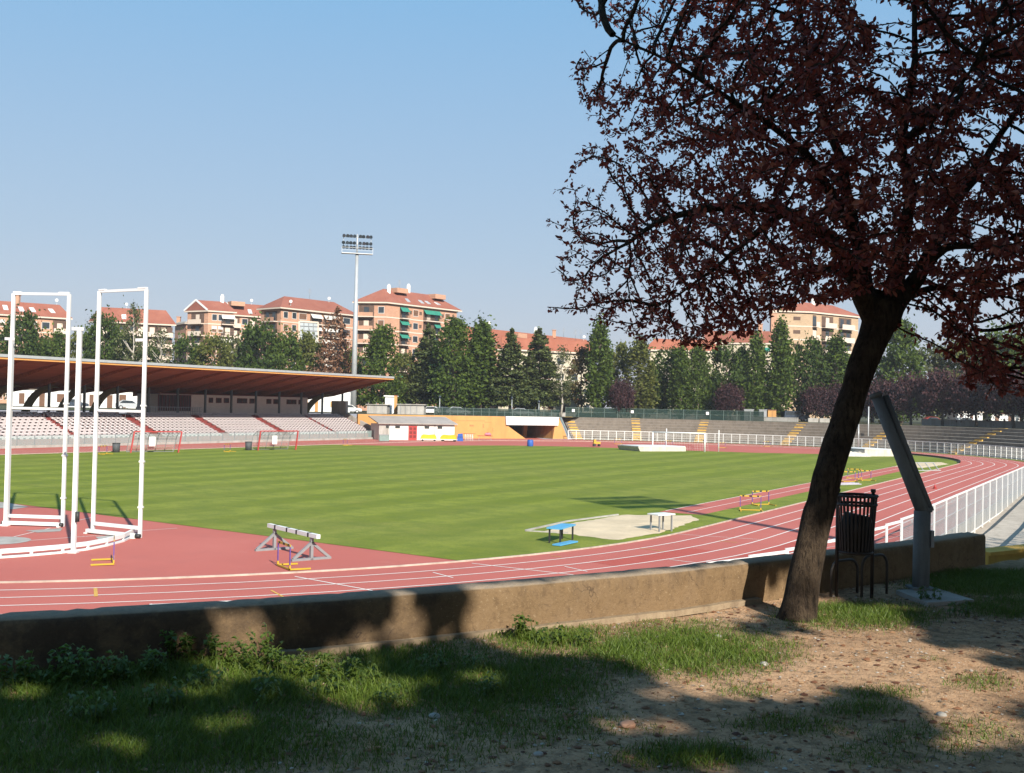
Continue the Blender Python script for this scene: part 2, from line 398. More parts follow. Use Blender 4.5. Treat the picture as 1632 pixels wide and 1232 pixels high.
pline(mb, P(900, 903), P(936, 911), .06); pline(mb, P(1067, 892), P(1108, 897), .06); pline(mb, P(1075, 851), P(1210, 860), .05)
pline(mb, st(31.95, -33.5), st(31.95, 39), .07, .016); pline(mb, st(33.2, -33.5), st(33.2, 39), .06, .017)
pline(mb, P(-30, 868), P(80, 842), .06); pline(mb, P(30, 863), P(165, 853), .06); pline(mb, P(225, 846), P(282, 842), .05); pline(mb, P(118, 831), P(146, 825), .05)
structure(stad_build(mb, 'lane_markings', M_line))
mb = MB()
pline(mb, P(152, 937.5), P(153, 951), .10, .010); pline(mb, P(432, 941), P(451, 951.5), .07, .010); pline(mb, P(696, 936), P(722, 943), .07, .010)
pline(mb, P(1020, 874), P(1060, 879), .06, .010); pline(mb, P(1145, 862), P(1175, 865), .06, .010); pline(mb, P(878, 886), P(895, 888), .06, .010)
structure(stad_build(mb, 'yellow_markings', M_yline))
# newer red patches in two lanes
mb = MB(); L = [arcN(a) for a in np.arange(163, 173, 1.)]; ringstrip(mb, L, 36.5+1.22*2+.05, 36.5+1.22*3-.05, .005, False)
L = [arcN(a) for a in np.arange(171, 180, 1.)]; ringstrip(mb, L, 36.5+1.22*4+.05, 36.5+1.22*5-.05, .005, False)
L = [arcN(a) for a in np.arange(123, 127, 1.)]; ringstrip(mb, L, 36.5+1.22*4+.05, 36.5+1.22*5-.05, .005, False)
structure(stad_build(mb, 'track_patch', mat('newer_red_rubber', (.43, .085, .062), .85, .1, .8)))
# kerb
mb = MB(); ringstrip(mb, FULL, 36.43, 36.5, .055); n = len(FULL)
for r in (36.43, 36.5):
    b = len(mb.v)
    for u in FULL: mb.v.append(tuple(onring(u, r, 0))); mb.v.append(tuple(onring(u, r, .055)))
    for i in range(n): j = (i+1) % n; mb.f.append((b+2*i, b+2*i+1, b+2*j+1, b+2*j)); mb.m.append(0); mb.sm.append(False)
structure(stad_build(mb, 'track_kerb', mat('pale_kerb', (.46, .37, .31), .8, .35, 2)))
# runways and pits
mb = MB(); mb.add([st(31.9, -34.3, .014), st(34.3, -34.3, .014), st(34.3, 39.5, .014), st(31.9, 39.5, .014)], [(0, 1, 2, 3)]); structure(stad_build(mb, 'jump_runway', M_track))
def sandpit(name, pts):
    mb = MB(); c = sum((Vector(p) for p in pts), Vector())/len(pts); rim = []
    for i in range(len(pts)):
        a, b = Vector(pts[i]), Vector(pts[(i+1) % len(pts)]); k = max(2, int((b-a).length/.35))
        for j in range(k):
            q = a+(b-a)*j/k; d = (q-c).normalized(); w_ = noise.noise(q*1.7)*.28+noise.noise(q*5)*.1
            rim.append(Vector((q.x, q.y, 0))+Vector((d.x, d.y, 0))*w_)
    m = len(rim); c.z = 0
    for kk, f in enumerate((1, .8, .6, .4, .2)):
        for q in rim:
            v = c+(q-c)*f; h = .018+(0 if kk == 0 else .05+.05*noise.noise(v*1.3)); mb.v.append((v.x, v.y, h))
    mb.v.append((c.x, c.y, .07))
    for kk in range(4):
        for i in range(m): mb.f.append((kk*m+i, kk*m+(i+1) % m, (kk+1)*m+(i+1) % m, (kk+1)*m+i)); mb.m.append(0); mb.sm.append(True)
    for i in range(m): mb.f.append((4*m+i, 4*m+(i+1) % m, 5*m)); mb.m.append(0); mb.sm.append(True)
    return structure(stad_build(mb, name, M_sand))
sandpit('sand_pit', [P(868, 848), P(985, 861), P(1055, 849), P(1116, 828), P(1100, 822), P(990, 821), P(905, 836)])
sandpit('far_sand_pit', [P(1425, 744), P(1470, 746), P(1512, 740), P(1500, 737), P(1440, 738)])
mb = MB(); ed = [P(838, 847), P(905, 832), P(985, 821.5)]
for a, b in zip(ed, ed[1:]): mb.beam((a.x, a.y, .03), (b.x, b.y, .03), .10, .10)
a = P(838, 847); b = P(905, 851); mb.beam((a.x, a.y, .02), (b.x, b.y, .02), .08, .08)
tag(stad_build(mb, 'pit_edging', M_concl), 'pale broken edging along the back of the near sand pit', 'edging')
# ---- concrete bleachers round the right side and the far bend
def prof(w):                                  # w=0 near side, w=1 far side
    z0 = -.9*(1-w); r0 = 47.5*(1-w)+47.2*w; r1 = 62.2*(1-w)+56*w; N = 8; zt = 3.3*(1-w)+ZG*w
    pr = [(46.25, 0.004), (46.25, z0), (r0, z0)]
    for k in range(N):
        r = r0+(r1-r0)*k/N; z = z0+(zt-z0)*(k+1)/N
        pr += [(r, z), (r0+(r1-r0)*(k+1)/N, z)]
    return pr
LB = [(arcN(a), 0.) for a in np.arange(17, 180, 3)]+[(uR(s), min(1, max(0, (s+25)/50))) for s in np.arange(-42.2, 42, 4.)]+[(arcF(a), 1.) for a in np.arange(0, 132.5, 2.5)]
root = thing('concrete_bleachers', 'weathered grey concrete bleachers curving round the right bend behind the white fences', 'bleachers', st(52, 0, 0), -TH)
mb = MB(); K = len(prof(0))
for u, w_ in LB:
    for r, z in prof(w_): mb.v.append(tuple(onring(u, r, z)))
for i in range(len(LB)-1):
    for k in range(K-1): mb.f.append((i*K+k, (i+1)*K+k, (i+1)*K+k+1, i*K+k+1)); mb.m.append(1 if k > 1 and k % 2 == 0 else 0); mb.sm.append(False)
mb.f.append(tuple(reversed([(len(LB)-1)*K+k for k in range(K)]))); mb.m.append(0); mb.sm.append(False)
mb.build('terrace', [m_concrete('lit_step_concrete', (.48, .42, .35), (.30, .26, .21), .6), m_concrete('shaded_step_riser', (.20, .168, .138), (.12, .10, .082), .6)], root, local=False)  # step shading put into the colour: treads lightened, risers darkened
def stair(u, w_, width=1.5):
    mb = MB(); pr = prof(w_); r0 = pr[2][0]; r1 = pr[-1][0]; z0 = pr[2][1]; N = 20
    tan = Vector((-u[3], u[2], 0)); tw = Vector((NV[0]*tan.x+AXv[0]*tan.y, NV[1]*tan.x+AXv[1]*tan.y, 0))
    prev = []
    for k in range(N):
        ra = r0-.5+(r1-r0+.45)*k/N; rb = r0-.5+(r1-r0+.45)*(k+1)/N; z = z0+(ZG-z0)*(k+1)/N+.04
        p = onring(u, ra, 0); q = onring(u, rb, 0)
        for e in (0, 1):
            zz = z0+(ZG-z0)*k/N+.04 if e == 0 else z
            pp = p
            prev.append((Vector((pp.x, pp.y, zz))-tw*width/2, Vector((pp.x, pp.y, zz))+tw*width/2))
        prev.append((Vector((q.x, q.y, z))-tw*width/2, Vector((q.x, q.y, z))+tw*width/2))
    b = len(mb.v)
    for a, c in prev: mb.v += [tuple(a), tuple(c), (a.x, a.y, a.z-.5), (c.x, c.y, c.z-.5)]
    for i in range(len(prev)-1):
        o = b+4*i
        for q in ((0, 1, 5, 4), (0, 4, 6, 2), (1, 3, 7, 5)): mb.f.append(tuple(o+x for x in q)); mb.m.append(0); mb.sm.append(False)
    return mb.build('stair', M_ystair, root, local=False)
def far_angle(px, R=51.):
    r = at(px, 690, 1.); cc = st(0, 42.2); d = Vector((r.x, 1.)); c2 = Vector((cc.x, cc.y))
    a = d.dot(d); b = -2*d.dot(c2); k = c2.dot(c2)-R*R; l = (-b+math.sqrt(b*b-4*a*k))/2/a
    t, s = tost(d.x*l, l); return math.degrees(math.atan2(s-42.2, t))
for px in (914, 1014, 1118, 1264, 1402, 1556): stair(arcF(far_angle(px)), 1.)
pE = Vector((9.5, 18.3)); t_, s_ = tost(pE.x, pE.y); aE = math.degrees(math.atan2(-(s_+42.2), -t_)); stair(arcN(aE), 0., 1.8)
# ---- low white fences: far bend, then the near right side
def fence_panel(w, h, near):
    mb = MB(); pw = .13 if near else .09
    mb.box((0, 0, h/2), (pw, .07, h)); mb.box((w/2, 0, h-.04), (w-pw, .05, .08), mi=0); mb.box((w/2, 0, .16), (w-pw, .045, .06))
    if near:
        mb.box((w/2, 0, h*.66), (w-pw, .03, .03), mi=1); mb.box((w/2, 0, h*.38), (w-pw, .03, .03), mi=1)
        for i in range(1, 56): mb.box((w*i/56, 0, (h+.1)/2), (.0052, .0052, h-.2), mi=1)
        for i in range(1, 34): mb.box((w/2, 0, .2+(h-.3)*i/34), (w-pw, .005, .005), mi=1)
        mb.box((w*.5, -.02, h*.9), (.03, .05, .12), mi=1); mb.box((0, .04, h/2), (.09, .02, h))
    else:
        for f in (.36, .55, .73): mb.box((w/2, 0, h*f), (w-pw, .022, .022))
        for i in range(1, 9): mb.box((w*i/9, 0, h/2), (.012, .012, h-.2))
    return mb
ff = thing('white_fence', 'white metal barrier fence round the far bend in front of the concrete bleachers', 'fence', onring(arcF(70), 46.5, 0), 0)
proto = None; a = 131.
da = math.degrees(1.4/46.5)
while a > 18:
    u = arcF(a); p = onring(u, 46.5, 0); q = onring(arcF(a-da), 46.5, 0); rz = math.atan2(q.y-p.y, q.x-p.x)
    if proto is None: o = proto = fence_panel(1.4, 1.62, False).build('fence_panel', M_white, ff)
    else: o = proto.copy(); col.objects.link(o); o.parent = ff
    o.location = p-ff.location; o.rotation_euler = (0, 0, rz); a -= da
yk = thing('yellow_kerb', 'yellow painted kerb beyond the end of the low wall', 'kerb', (7.6, 16.3, 3.0), 0)
MB().beam((6.75, 15.55, 3.28), (9.0, 17.1, 3.28), .28, .46).build('kerb', M_ystair, yk, local=False); MB().beam((6.75, 15.55, 3.53), (9.0, 17.1, 3.53), .34, .05).build('coping', M_ystair, yk, local=False)
nf = thing('mesh_fence', 'white mesh fence with tall posts along the outside of the near straight', 'fence', st(46.45, -30, -.9), 0)
protos = {}; path = []
for i in range(16): a = 140.+35.81*i/15; path.append((onring(arcN(a), 46.45, 0), a))
s_ = -42.2
while s_ < 27: path.append((st(46.45, s_), 180+(s_+42.2))); s_ += 3.4
for (p, a), (q, a2) in zip(path, path[1:]):
    top = 1.05 if a < 155 else (1.05+(a-155)/25*.62 if a < 180 else 1.67)
    rz = math.atan2(q.y-p.y, q.x-p.x)
    straight = a >= 175.5; k_ = 3.4 if straight else 2.
    if straight not in protos:
        if straight: o = fence_panel(3.4, 2.5, True).build('fence_panel', [M_white, M_galv], nf)
        else:
            mb = MB(); mb.box((0, 0, 1.25), (.06, .06, 2.5)); mb.box((1.0, 0, 2.45), (1.94, .05, .09)); mb.box((1.0, 0, 1.55), (1.94, .04, .06)); mb.box((.1, 0, 2.), (.05, .04, .85)); mb.box((1.9, 0, 2.), (.05, .04, .85))
            for i in range(1, 5): mb.box((1.0, 0, 1.58+.17*i), (1.94, .008, .008), mi=1)
            o = mb.build('fence_panel', [M_white, M_galv], nf)
        protos[straight] = o
    else: o = protos[straight].copy(); col.objects.link(o); o.parent = nf
    o.location = Vector((p.x, p.y, top-2.5))-nf.location; o.rotation_euler = (0, 0, rz)
# ---- orange retaining wall, underpass, white lintel
wd = (wallline(890)-wallline(600)).normalized(); wn = Vector((-wd.y, wd.x, 0))     # wn points away from the pitch
rw = thing('retaining_wall', 'long orange rendered retaining wall with a white beam over the underpass', 'wall', wallline(760), 0)
def wp(px, z, back=0.): p = wallline(px)+wn*back; p.z = z; return p
mb = MB(); mb.slab([wp(570, 0), wp(838, 0), wp(807, 2.32), wp(807, ZG-.01), wp(570, ZG-.01)], wn, .6)
mb.slab([wp(881, 0), wp(905, 0), wp(891, ZG-.01), wp(886, ZG-.01)], wn, .6); mb.build('wall', M_orange, rw, local=False)
mb = MB(); mb.slab([wp(805.5, 2.32, -.35), wp(888, 2.32, -.35), wp(889, ZG+.03, -.35), wp(804, ZG+.03, -.35)], wn, .9); mb.build('lintel', M_whiterough, rw, local=False)
mb = MB()
mb.slab([wp(838, 0, .6), wp(842, 0, 16), wp(815, 2.32, 16), wp(807, 2.32, .6)], -wd, .3); mb.slab([wp(881, 0, .6), wp(881, 0, 16), wp(885, 2.32, 16), wp(885, 2.32, .6)], wd, .3)
mb.slab([wp(800, 2.32, .6), wp(890, 2.32, .6), wp(890, 2.32, 16), wp(800, 2.32, 16)], (0, 0, 1), .3); mb.slab([wp(800, 0, 16), wp(890, 0, 16), wp(890, 2.4, 16), wp(800, 2.4, 16)], wn, .3)
mb.slab([wp(859, 0, 6), wp(865, 0, 6), wp(867, 2.32, 6), wp(861, 2.32, 6)], wn, 1.)
mb.build('tunnel', M_orange, rw, local=False)
mb = MB(); mb.tube([wp(891, ZG, -.25), wp(899, 2.0, -.25), wp(906, .1, -.25)], .07, 6); mb.build('drain_pipe', mat('green_pipe', (.10, .20, .16), .6), rw, local=False)
mb = MB()                                    # faint raised rectangles and stains left on the render
for px0, px1, z0, z1_ in ((716, 772, 2.9, 2.98), (772, 783, 2.7, 2.78), (726, 728, 1.9, 2.5), (748, 755, 2.0, 2.3), (769, 771, 1.8, 2.4), (785, 786, 1.2, 1.8)):
    mb.slab([wp(px0, z0, -.03), wp(px1, z0, -.03), wp(px1, z1_, -.03), wp(px0, z1_, -.03)], wn, .03)
mb.build('patch', mat('stained_render', (.42, .22, .09), .9), rw, local=False)
# floor of the passage in front of the wall
mb = MB(); mb.add([st(-47, 47, .003), P(640, 702, .003), P(905, 706, .003), wp(905, .003, 16), wp(570, .003, 16), st(-56, 47, .003)], [tuple(range(6))]); structure(mb.build('apron', M_track))
# ================================================================ grandstand
GS = thing('grandstand', 'covered grandstand with rows of white seats under a wide wooden roof', 'grandstand', st(-47, 0, 0), -TH)
S0, S1 = -52., 47.4
NR, DT, DZ, T0, Z0 = 9, .80, .315, -48.9, .85
mb = MB()
def stq(t0, t1, s0, s1, z0, z1): return [st(t0, s0, z0), st(t1, s1, z1)]
def gbox(mb, t0, t1, s0, s1, z0, z1, mi=0):
    mb.box(st((t0+t1)/2, (s0+s1)/2, (z0+z1)/2), (abs(t1-t0), abs(s1-s0), abs(z1-z0)), -TH, mi)
for k in range(NR): gbox(mb, T0-DT*k-(0 if k else 0), T0-DT*NR-.01, S0, S1, Z0+DZ*k-(.85 if k == 0 else DZ+.0), Z0+DZ*k)
mb.build('terrace', mat('dark_red_steps', (.22, .045, .04), .85, .2, 1.2), GS, local=False)
mb = MB(); gbox(mb, T0-DT*NR-.02, -66, S0, S1+1, .2, Z0+DZ*(NR-1)+.02); mb.build('concourse', M_concl, GS, local=False)
mb = MB(); mb.slab([st(-47.9, S1+.02, 0), st(-56, S1+.02, 0), st(-56, S1+.02, 3.9), st(-55, S1+.02, 3.9), st(-48.0, S1+.02, 1.15)], Vector((AXv[0], AXv[1], 0)), .3); gbox(mb, -57.8, -54.9, S1-.2, S1+.4, 3.3, 5.75)
mb.build('end_wall', M_concl, GS, local=False)
AIS = [-18.5-11.2*2, -18.5-11.2, -18.5, -7.5, 4, 15.5, 26.8, 38.]
M_seat = mat('white_plastic_seats', (.56, .50, .50), .45, .06, .6)
def seat_mesh():
    mb = MB(); w_ = .665
    mb.box((0, .0, .26), (w_, .05, .16)); mb.box((0, .19, .165), (w_, .42, .05)); mb.box((0, .37, .07), (.40, .05, .14)); mb.box((0, .02, .09), (.40, .05, .18))
    return mb
spots = []
for k in range(NR):
    s = S0+.5
    while s < S1-.6:
        if not any(abs(s-(a)) < .62 for a in AIS): spots.append((T0-DT*k-.52, s, Z0+DZ*k, k))
        s += .71
spots.sort(key=lambda q: (st(q[0], q[1]).length if proj(*st(q[0], q[1], 1.))[0] > 0 else 1e6))
o = None
for t, s, z, k in spots[:100]:
    if o is None: o = sp = seat_mesh().build('seat', M_seat, GS)
    else: o = sp.copy(); col.objects.link(o); o.parent = GS
    p = st(t, s, z); q = Matrix.Rotation(TH, 3, 'Z') @ (p-GS.location); o.location = q; o.rotation_euler = (0, 0, -math.pi/2)
base = seat_mesh(); bv = np.array(base.v); bf = np.array(base.f); V = []; F = []
for i, (t, s, z, k) in enumerate(spots[100:]):
    p = Matrix.Rotation(TH, 3, 'Z') @ (st(t, s, z)-GS.location)
    V.append(np.stack([bv[:, 1]+p.x, -bv[:, 0]+p.y, bv[:, 2]+p.z], 1)); F.append(bf+len(bv)*i)
o = raw_mesh('seating', np.concatenate(V), np.concatenate(F), M_seat, GS); o['kind'] = 'stuff'
# front barrier of pale translucent panels
n_ = NT('translucent_green_panel'); pb = n_.principled((.42, .56, .54), .35, .4); tr = n_.n('ShaderNodeBsdfTransparent'); mx = n_.n('ShaderNodeMixShader'); mx.inputs[0].default_value = .34
n_.l(tr.outputs[0], mx.inputs[1]); n_.l(pb, mx.inputs[2]); M_panel = n_.done(mx.outputs[0])
s = S0; o = o2 = None
while s < S1-1:
    p = Matrix.Rotation(TH, 3, 'Z') @ (st(-47.4, s, 0)-GS.location)
    if o is None:
        o = pa = MB().box((0, 1.05, .78), (.03, 2.02, .98)).build('barrier_panel', M_panel, GS)
        o2 = pb_ = MB().box((0, 0, .68), (.08, .08, 1.3)).box((0, 1.05, 1.3), (.06, 2.02, .05)).build('barrier_post', M_grey, GS)
    else:
        o = pa.copy(); col.objects.link(o); o.parent = GS; o2 = pb_.copy(); col.objects.link(o2); o2.parent = GS
    o.location = p; o2.location = p; s += 2.1
mb = MB(); gbox(mb, -47.9, -47.3, S0, S1, 0, .28); mb.build('plinth', M_concl, GS, local=False)
# roof
def m_roofwood():
    n = NT('roof_wood'); c = n.coord(); mp = n.n('ShaderNodeMapping'); mp.inputs['Scale'].default_value = (6, .12, 6); n.l(c, mp.inputs[0])
    a = n.noise(mp.outputs[0], 1.0, 3, .6); b = n.noise(c, .35, 4)
    k = n.ramp(a, [(.3, (.20, .045, .010)), (.5, (.30, .075, .018)), (.7, (.44, .13, .035))]); k = n.mix(n.math('MULTIPLY', b, .4), k, (.17, .04, .010))
    return n.done(n.principled(k, .75, .2))
M_rwood = m_roofwood()
RP = [(-46.6, 9.28), (-50, 8.75), (-54, 7.95), (-58, 7.1), (-64.5, 6.35)]
RS0, RS1 = -56., 48.3
GR = MB()
for (ta, za), (tb, zb) in zip(RP, RP[1:]): GR.slab([st(ta, RS0, za), st(ta, RS1, za), st(tb, RS1, zb), st(tb, RS0, zb)], (0, 0, 1), .16)
rf = GR.build('roof', M_rwood, GS, local=False)
def child(mb, name, m, parent): return mb.build(name, m, parent, local=False)
mb = MB(); gbox(mb, -46.58, -46.34, RS0, RS1+.05, 9.42, 9.72); child(mb, 'fascia', M_galv, rf)
mb = MB(); gbox(mb, -46.58, -46.44, RS0, RS1+.05, 9.20, 9.40); child(mb, 'edge_board', mat('orange_edge_board', (.62, .30, .09), .7, .1, 1), rf)
mb = MB()
for (ta, za), (tb, zb) in zip(RP, RP[1:]): mb.slab([st(ta, RS0, za+.18), st(ta, RS1, za+.18), st(tb, RS1, zb+.18), st(tb, RS0, zb+.18)], (0, 0, 1), .14)
child(mb, 'roof_sheet', M_galv, rf)
s = -55.6; o = None
for i in range(22):
    if o is None:
        mb = MB()
        for (ta, za), (tb, zb) in zip(RP, RP[1:]):
            d = .12+.5*min(1, (-46.6-ta)/9); d2 = .12+.5*min(1, (-46.6-tb)/9)
            mb.slab([st(ta, s, za), st(tb, s, zb), st(tb, s, zb-d2), st(ta, s, za-d)], Vector((AXv[0], AXv[1], 0)), .22)
        o = r0 = child(mb, 'rafter', M_rwood, rf)
    else:
        o = r0.copy(); col.objects.link(o); o.parent = rf; o.location = (0, s+55.6, 0)
    s += 4.92
# steel columns, curved brackets, the room behind
M_col = mat('grey_green_steel', (.085, .10, .10), .5, .15, 2)
cs = [-5.7+4.92*k for k in range(-9, 12)]; o = None
ZC = Z0+DZ*(NR-1)
for s in cs:
    if o is None: mb = MB(); gbox(mb, -56.72, -56.48, s-.12, s+.12, ZC, 7.35); gbox(mb, -56.9, -56.3, s-.3, s+.3, ZC, ZC+.05); o = c_ = mb.build('column', M_col, GS, local=False); sA = s
    else: o = c_.copy(); col.objects.link(o); o.parent = GS; o.location = (0, s-sA, 0)
M_brk = mat('yellow_brown_concrete', (.30, .215, .085), .85, .15, 1); o = None
for s in [q+1.2 for q in cs if q < 9]+[46.4]:
    if o is None:
        mb = MB(); arc = []
        for i in range(9):
            f = i/8; arc.append((-62.3+3.2*f**1.8+2.2*f, ZC+3.2*math.sin(f*math.pi/2)))
        for (ta, za), (tb, zb) in zip(arc, arc[1:]): mb.slab([st(ta, s, za), st(tb, s, zb), st(tb-1.1, s, zb+.25), st(ta-1.1, s, za+.15)], Vector((AXv[0], AXv[1], 0)), .35)
        o = b_ = mb.build('bracket', M_brk, GS, local=False); sA = s
    else: o = b_.copy(); col.objects.link(o); o.parent = GS; o.location = (0, s-sA, 0)
mb = MB(); gbox(mb, -63.5, -59, 13.2, 42.8, ZC, 6.15); room = mb.build('changing_room', M_brickg, GS, local=False)
mb = MB(); gbox(mb, -63.6, -58.9, 13.0, 43, 6.152, 6.27); child(mb, 'roof_edge', M_dred, room)
def room_px(px, t=-59.):
    d = at(px, 650, 1.); a = NV[0]*d.x+NV[1]*d.y; l = (t+CX*NV[0]+CY*NV[1])/a; return tost(d.x*l, d.y*l)[1]
def wind(s0, s1, z0, z1, bars=0):
    mb = MB(); gbox(mb, -59.0, -58.96, s0, s1, z0, z1, 0); f = .08
    for a, b, c, d in ((s0-f, s1+f, z1, z1+f), (s0-f, s1+f, z0-f, z0), (s0-f, s0, z0, z1), (s1, s1+f, z0, z1)): gbox(mb, -59.0, -58.9, a, b, c, d, 1)
    for i in range(1, bars+1): x = s0+(s1-s0)*i/(bars+1); gbox(mb, -58.96, -58.92, x-.05, x+.05, z0, z1, 1)
    return mb.build('window', [mat('dark_red_glass', (.035, .012, .012), .25, .2, 1), M_dred], room, local=False)
for a, b in ((333, 338), (344.5, 351.5), (357, 363.5), (378, 392.5), (398, 404), (425, 431), (436, 444), (457, 471), (476, 480)):
    wind(room_px(a), room_px(b), 5.15, 5.72, 1 if b-a > 12 else 0)
wind(room_px(252), room_px(286), ZC+.55, 6.0, 5); wind(room_px(288), room_px(303), ZC+.55, 6.0, 3)
mb = MB()
s = 8.
while s < 18: gbox(mb, -56.35, -56.3, s-.02, s+.02, ZC, ZC+1.05); s += .4
gbox(mb, -56.36, -56.3, 8, 18, ZC+1.02, ZC+1.08); gbox(mb, -56.36, -56.3, 8, 18, ZC+.5, ZC+.54); mb.build('railing', M_grey, GS, local=False)
mb = MB()
for s in AIS[2:5]:
    for k in (0, 1): mb.tube([st(-55.4, s-.6+1.2*k, ZC), st(-55.4, s-.6+1.2*k, ZC+.9), st(-54.2, s-.6+1.2*k, ZC+.5), st(-54.2, s-.6+1.2*k, ZC-.3)], .03, 5)
mb.build('handrail', M_grey, GS, local=False)
# ================================================================ floodlight masts
def mast(loc, rz, H, label):
    m = thing('floodlight_mast', label, 'floodlight mast', loc, rz)
    MB().tube([(0, 0, 0), (0, 0, H*.5), (0, 0, H)], [.56, .43, .27], 16).tube([(0, 0, H), (0, 0, H+3.6)], .15, 8).build('pole', M_galv, m)
    MB().box((0, 0, H+.05), (5.6, 1.3, .12)).box((0, -.62, H+1.05), (5.6, .04, .05)).box((0, -.62, H+.6), (5.6, .03, .03)).box((-2.78, -.62, H+.55), (.05, .05, 1.1)).box((2.78, -.62, H+.55), (.05, .05, 1.1)).build('platform', M_galv, m)
    mb = MB()
    for z in (1.0, 1.8, 3.0): mb.box((0, 0, H+z), (5.2, .1, .1))
    for x in (-2.5, 2.5): mb.box((x, 0, H+2), (.08, .08, 2.2))
    mb.build('rack', M_grey, m)
    o = None
    for z in (.95, 1.75, 3.0):
        for i in range(8):
            x = (-2.45, -1.8, -1.15, -.5, .5, 1.15, 1.8, 2.45)[i]
            if o is None:
                mb = MB(); mb.tube([(0, .28, .12), (0, .05, 0), (0, -.24, -.12)], [.12, .27, .31], 10); mb.tube([(0, -.24, -.12), (0, -.26, -.13)], [.29, .29], 10, mi=1); mb.box((0, .1, -.24), (.5, .08, .08))
                o = f_ = mb.build('floodlight', [M_dark, M_glass], m)
            else: o = f_.copy(); col.objects.link(o); o.parent = m
            o.location = (x, -.25, H+z+.25); o.rotation_euler = (0, 0, rnd.uniform(-.5, .5))
    mb = MB()
    for y in (-.55,):
        for x in (-.2, .2): mb.tube([(x, .62, .5), (x, .48, H*.5), (x, .34, H)], .02, 4)
    for i in range(1, int(H/1.2)): mb.box((0, .62-.28*i*1.2/H, i*1.2), (.4, .02, .02))
    for z in (H*.52, H*.62): mb.tube([(-.35+.7*k/8 if False else .5*math.cos(k*math.pi/4), .9+.5*math.sin(k*math.pi/4), z) for k in range(9)], .02, 4)
    mb.build('ladder', M_grey, m)
    return m
b0 = at(563, 655, 196.); top = at(571, 404, 196.)
mast((b0.x, 196., ZG-.1), R_(14), top.z-ZG, 'tall pale floodlight mast rising behind the right end of the grandstand')
mast((27.5, 17.5, ZG-.1), R_(30)+math.pi, 25., 'floodlight mast near the right side of the viewpoint')
# ================================================================ storage block, boxes and clutter below the orange wall
f0 = P(604, 703); f1 = P(724, 703); f0 = at(604, 703, 163.); f1 = at(724, 703, 167.5); f0.z = f1.z = 0
d = (f1-f0).normalized(); bk = Vector((-d.y, d.x, 0)); Lb = (f1-f0).length; rz = math.atan2(d.y, d.x)
sb = thing('storage_building', 'low white storage building with a grey sloping roof and dark red door', 'building', f0, rz)
MB().box((Lb/2, 2.5, 1.2), (Lb, 5, 2.4)).build('wall', M_whiterough, sb)
MB().slab([(-.3, -.5, 2.42), (Lb+.35, -.5, 2.42), (Lb+.35, 5.6, 3.42), (-.3, 5.6, 3.42)], (0, 0, 1), .14).build('roof', m_concrete('grey_roof_sheet', (.40, .36, .33), (.30, .27, .25), .4), sb)
def lx(px): return (px-604)/120*Lb
mb = MB(); mb.box((lx(656.5), -.03, 1.1), (1.35, .06, 2.2)); 
dr = mb.build('door', M_red, sb); MB().box((-.0, -.05, 0), (.1, .03, .1)).build('handle', M_dark, dr, loc=(lx(660), -.03, 1.05))
mb = MB()
for z in (.55, 1.15, 1.75):
    for x in (-.3, .3): mb.box((lx(656.5)+x, -.065, z), (.42, .012, .42))
mb.build('door_panel', M_dred, dr)
for px in (616.5, 632.5, 679, 700): MB().box((lx(px), -.02, 1.98), (.75 if px > 620 else .45, .06, .4)).build('window', M_dark, sb)
MB().box((lx(611), -.015, 1.05), (1.5, .03, 2.1)).build('shutter', M_concl, sb)
for px in (619.5, 692): MB().tube([(lx(px), -.06, 0), (lx(px), -.06, 2.4)], .04, 6).build('downpipe', M_grey, sb)
def crate(nm, label, cat, p, rz, dims, m, extra=None):
    o = thing(nm, label, cat, p, rz); mb = MB(); x, y, z = dims; mb.box((0, 0, z/2+.06), (x, y, z)); mb.build('body', m, o)
    mb = MB(); mb.box((0, 0, z+.1), (x+.06, y+.06, .08)); mb.build('lid', extra or m, o)
    mb = MB()
    for a in (-1, 1):
        for b in (-1, 1): mb.box((a*(x/2-.1), b*(y/2-.1), .04), (.12, .12, .08))
    mb.build('foot', M_dark, o); return o
q = P(612, 703.5); crate('storage_bin', 'grey green storage bin at the foot of the grandstand end wall', 'bin', q, .2, (1.4, .9, .85), mat('grey_green_plastic', (.20, .27, .25), .6), M_grey)
def mat_trolley(p, rz, label, m, L=2.4):
    o = thing('mat_trolley', label, 'mat trolley', p, rz)
    mb = MB(); n = 10
    prof_ = [(-L/2, .35), (-L/2+.1, .8), (-L/3, 1.0), (0, .93), (L/3, 1.02), (L/2-.1, .8), (L/2, .35)]
    mb.slab([(x, -.6, z) for x, z in prof_], (0, 1, 0), 1.2); mb.build('cover', m, o)
    mb = MB(); mb.box((0, 0, .3), (L+.1, 1.3, .1)); mb.tube([(-L/2-.05, 0, .3), (-L/2-.25, 0, 1.25)], .04, 6); mb.build('frame', M_white, o)
    for x in (-L/2+.3, L/2-.3):
        for y in (-.6, .6): MB().tube([(x, y-.05, .14), (x, y+.05, .14)], .14, 10).build('wheel', M_tyre, o)
    return o
M_yv = mat('yellow_vinyl', (.68, .46, .03), .5, .1, 1.5)
mat_trolley(P(683, 703), .1, 'yellow covered mat trolley in front of the storage building, its handle raised', M_yv)
mat_trolley(P(715, 703.5), -.1, 'second yellow covered trolley next to the blue folded mat', M_yv)
def folded(nm, label, p, rz, dims, m):
    o = thing(nm, label, 'mat', p, rz); x, y, z = dims
    mb = MB(); mb.slab([(-x/2, -y/2, 0), (x/2, -y/2, 0), (x*.38, -y/2, z), (-x*.3, -y/2, z*.96)], (0, 1, 0), y); mb.build('pad', m, o)
    MB().box((0, -y/2-.01, z*.55), (x*.9, .02, .05)).build('strap', M_dark, o); return o
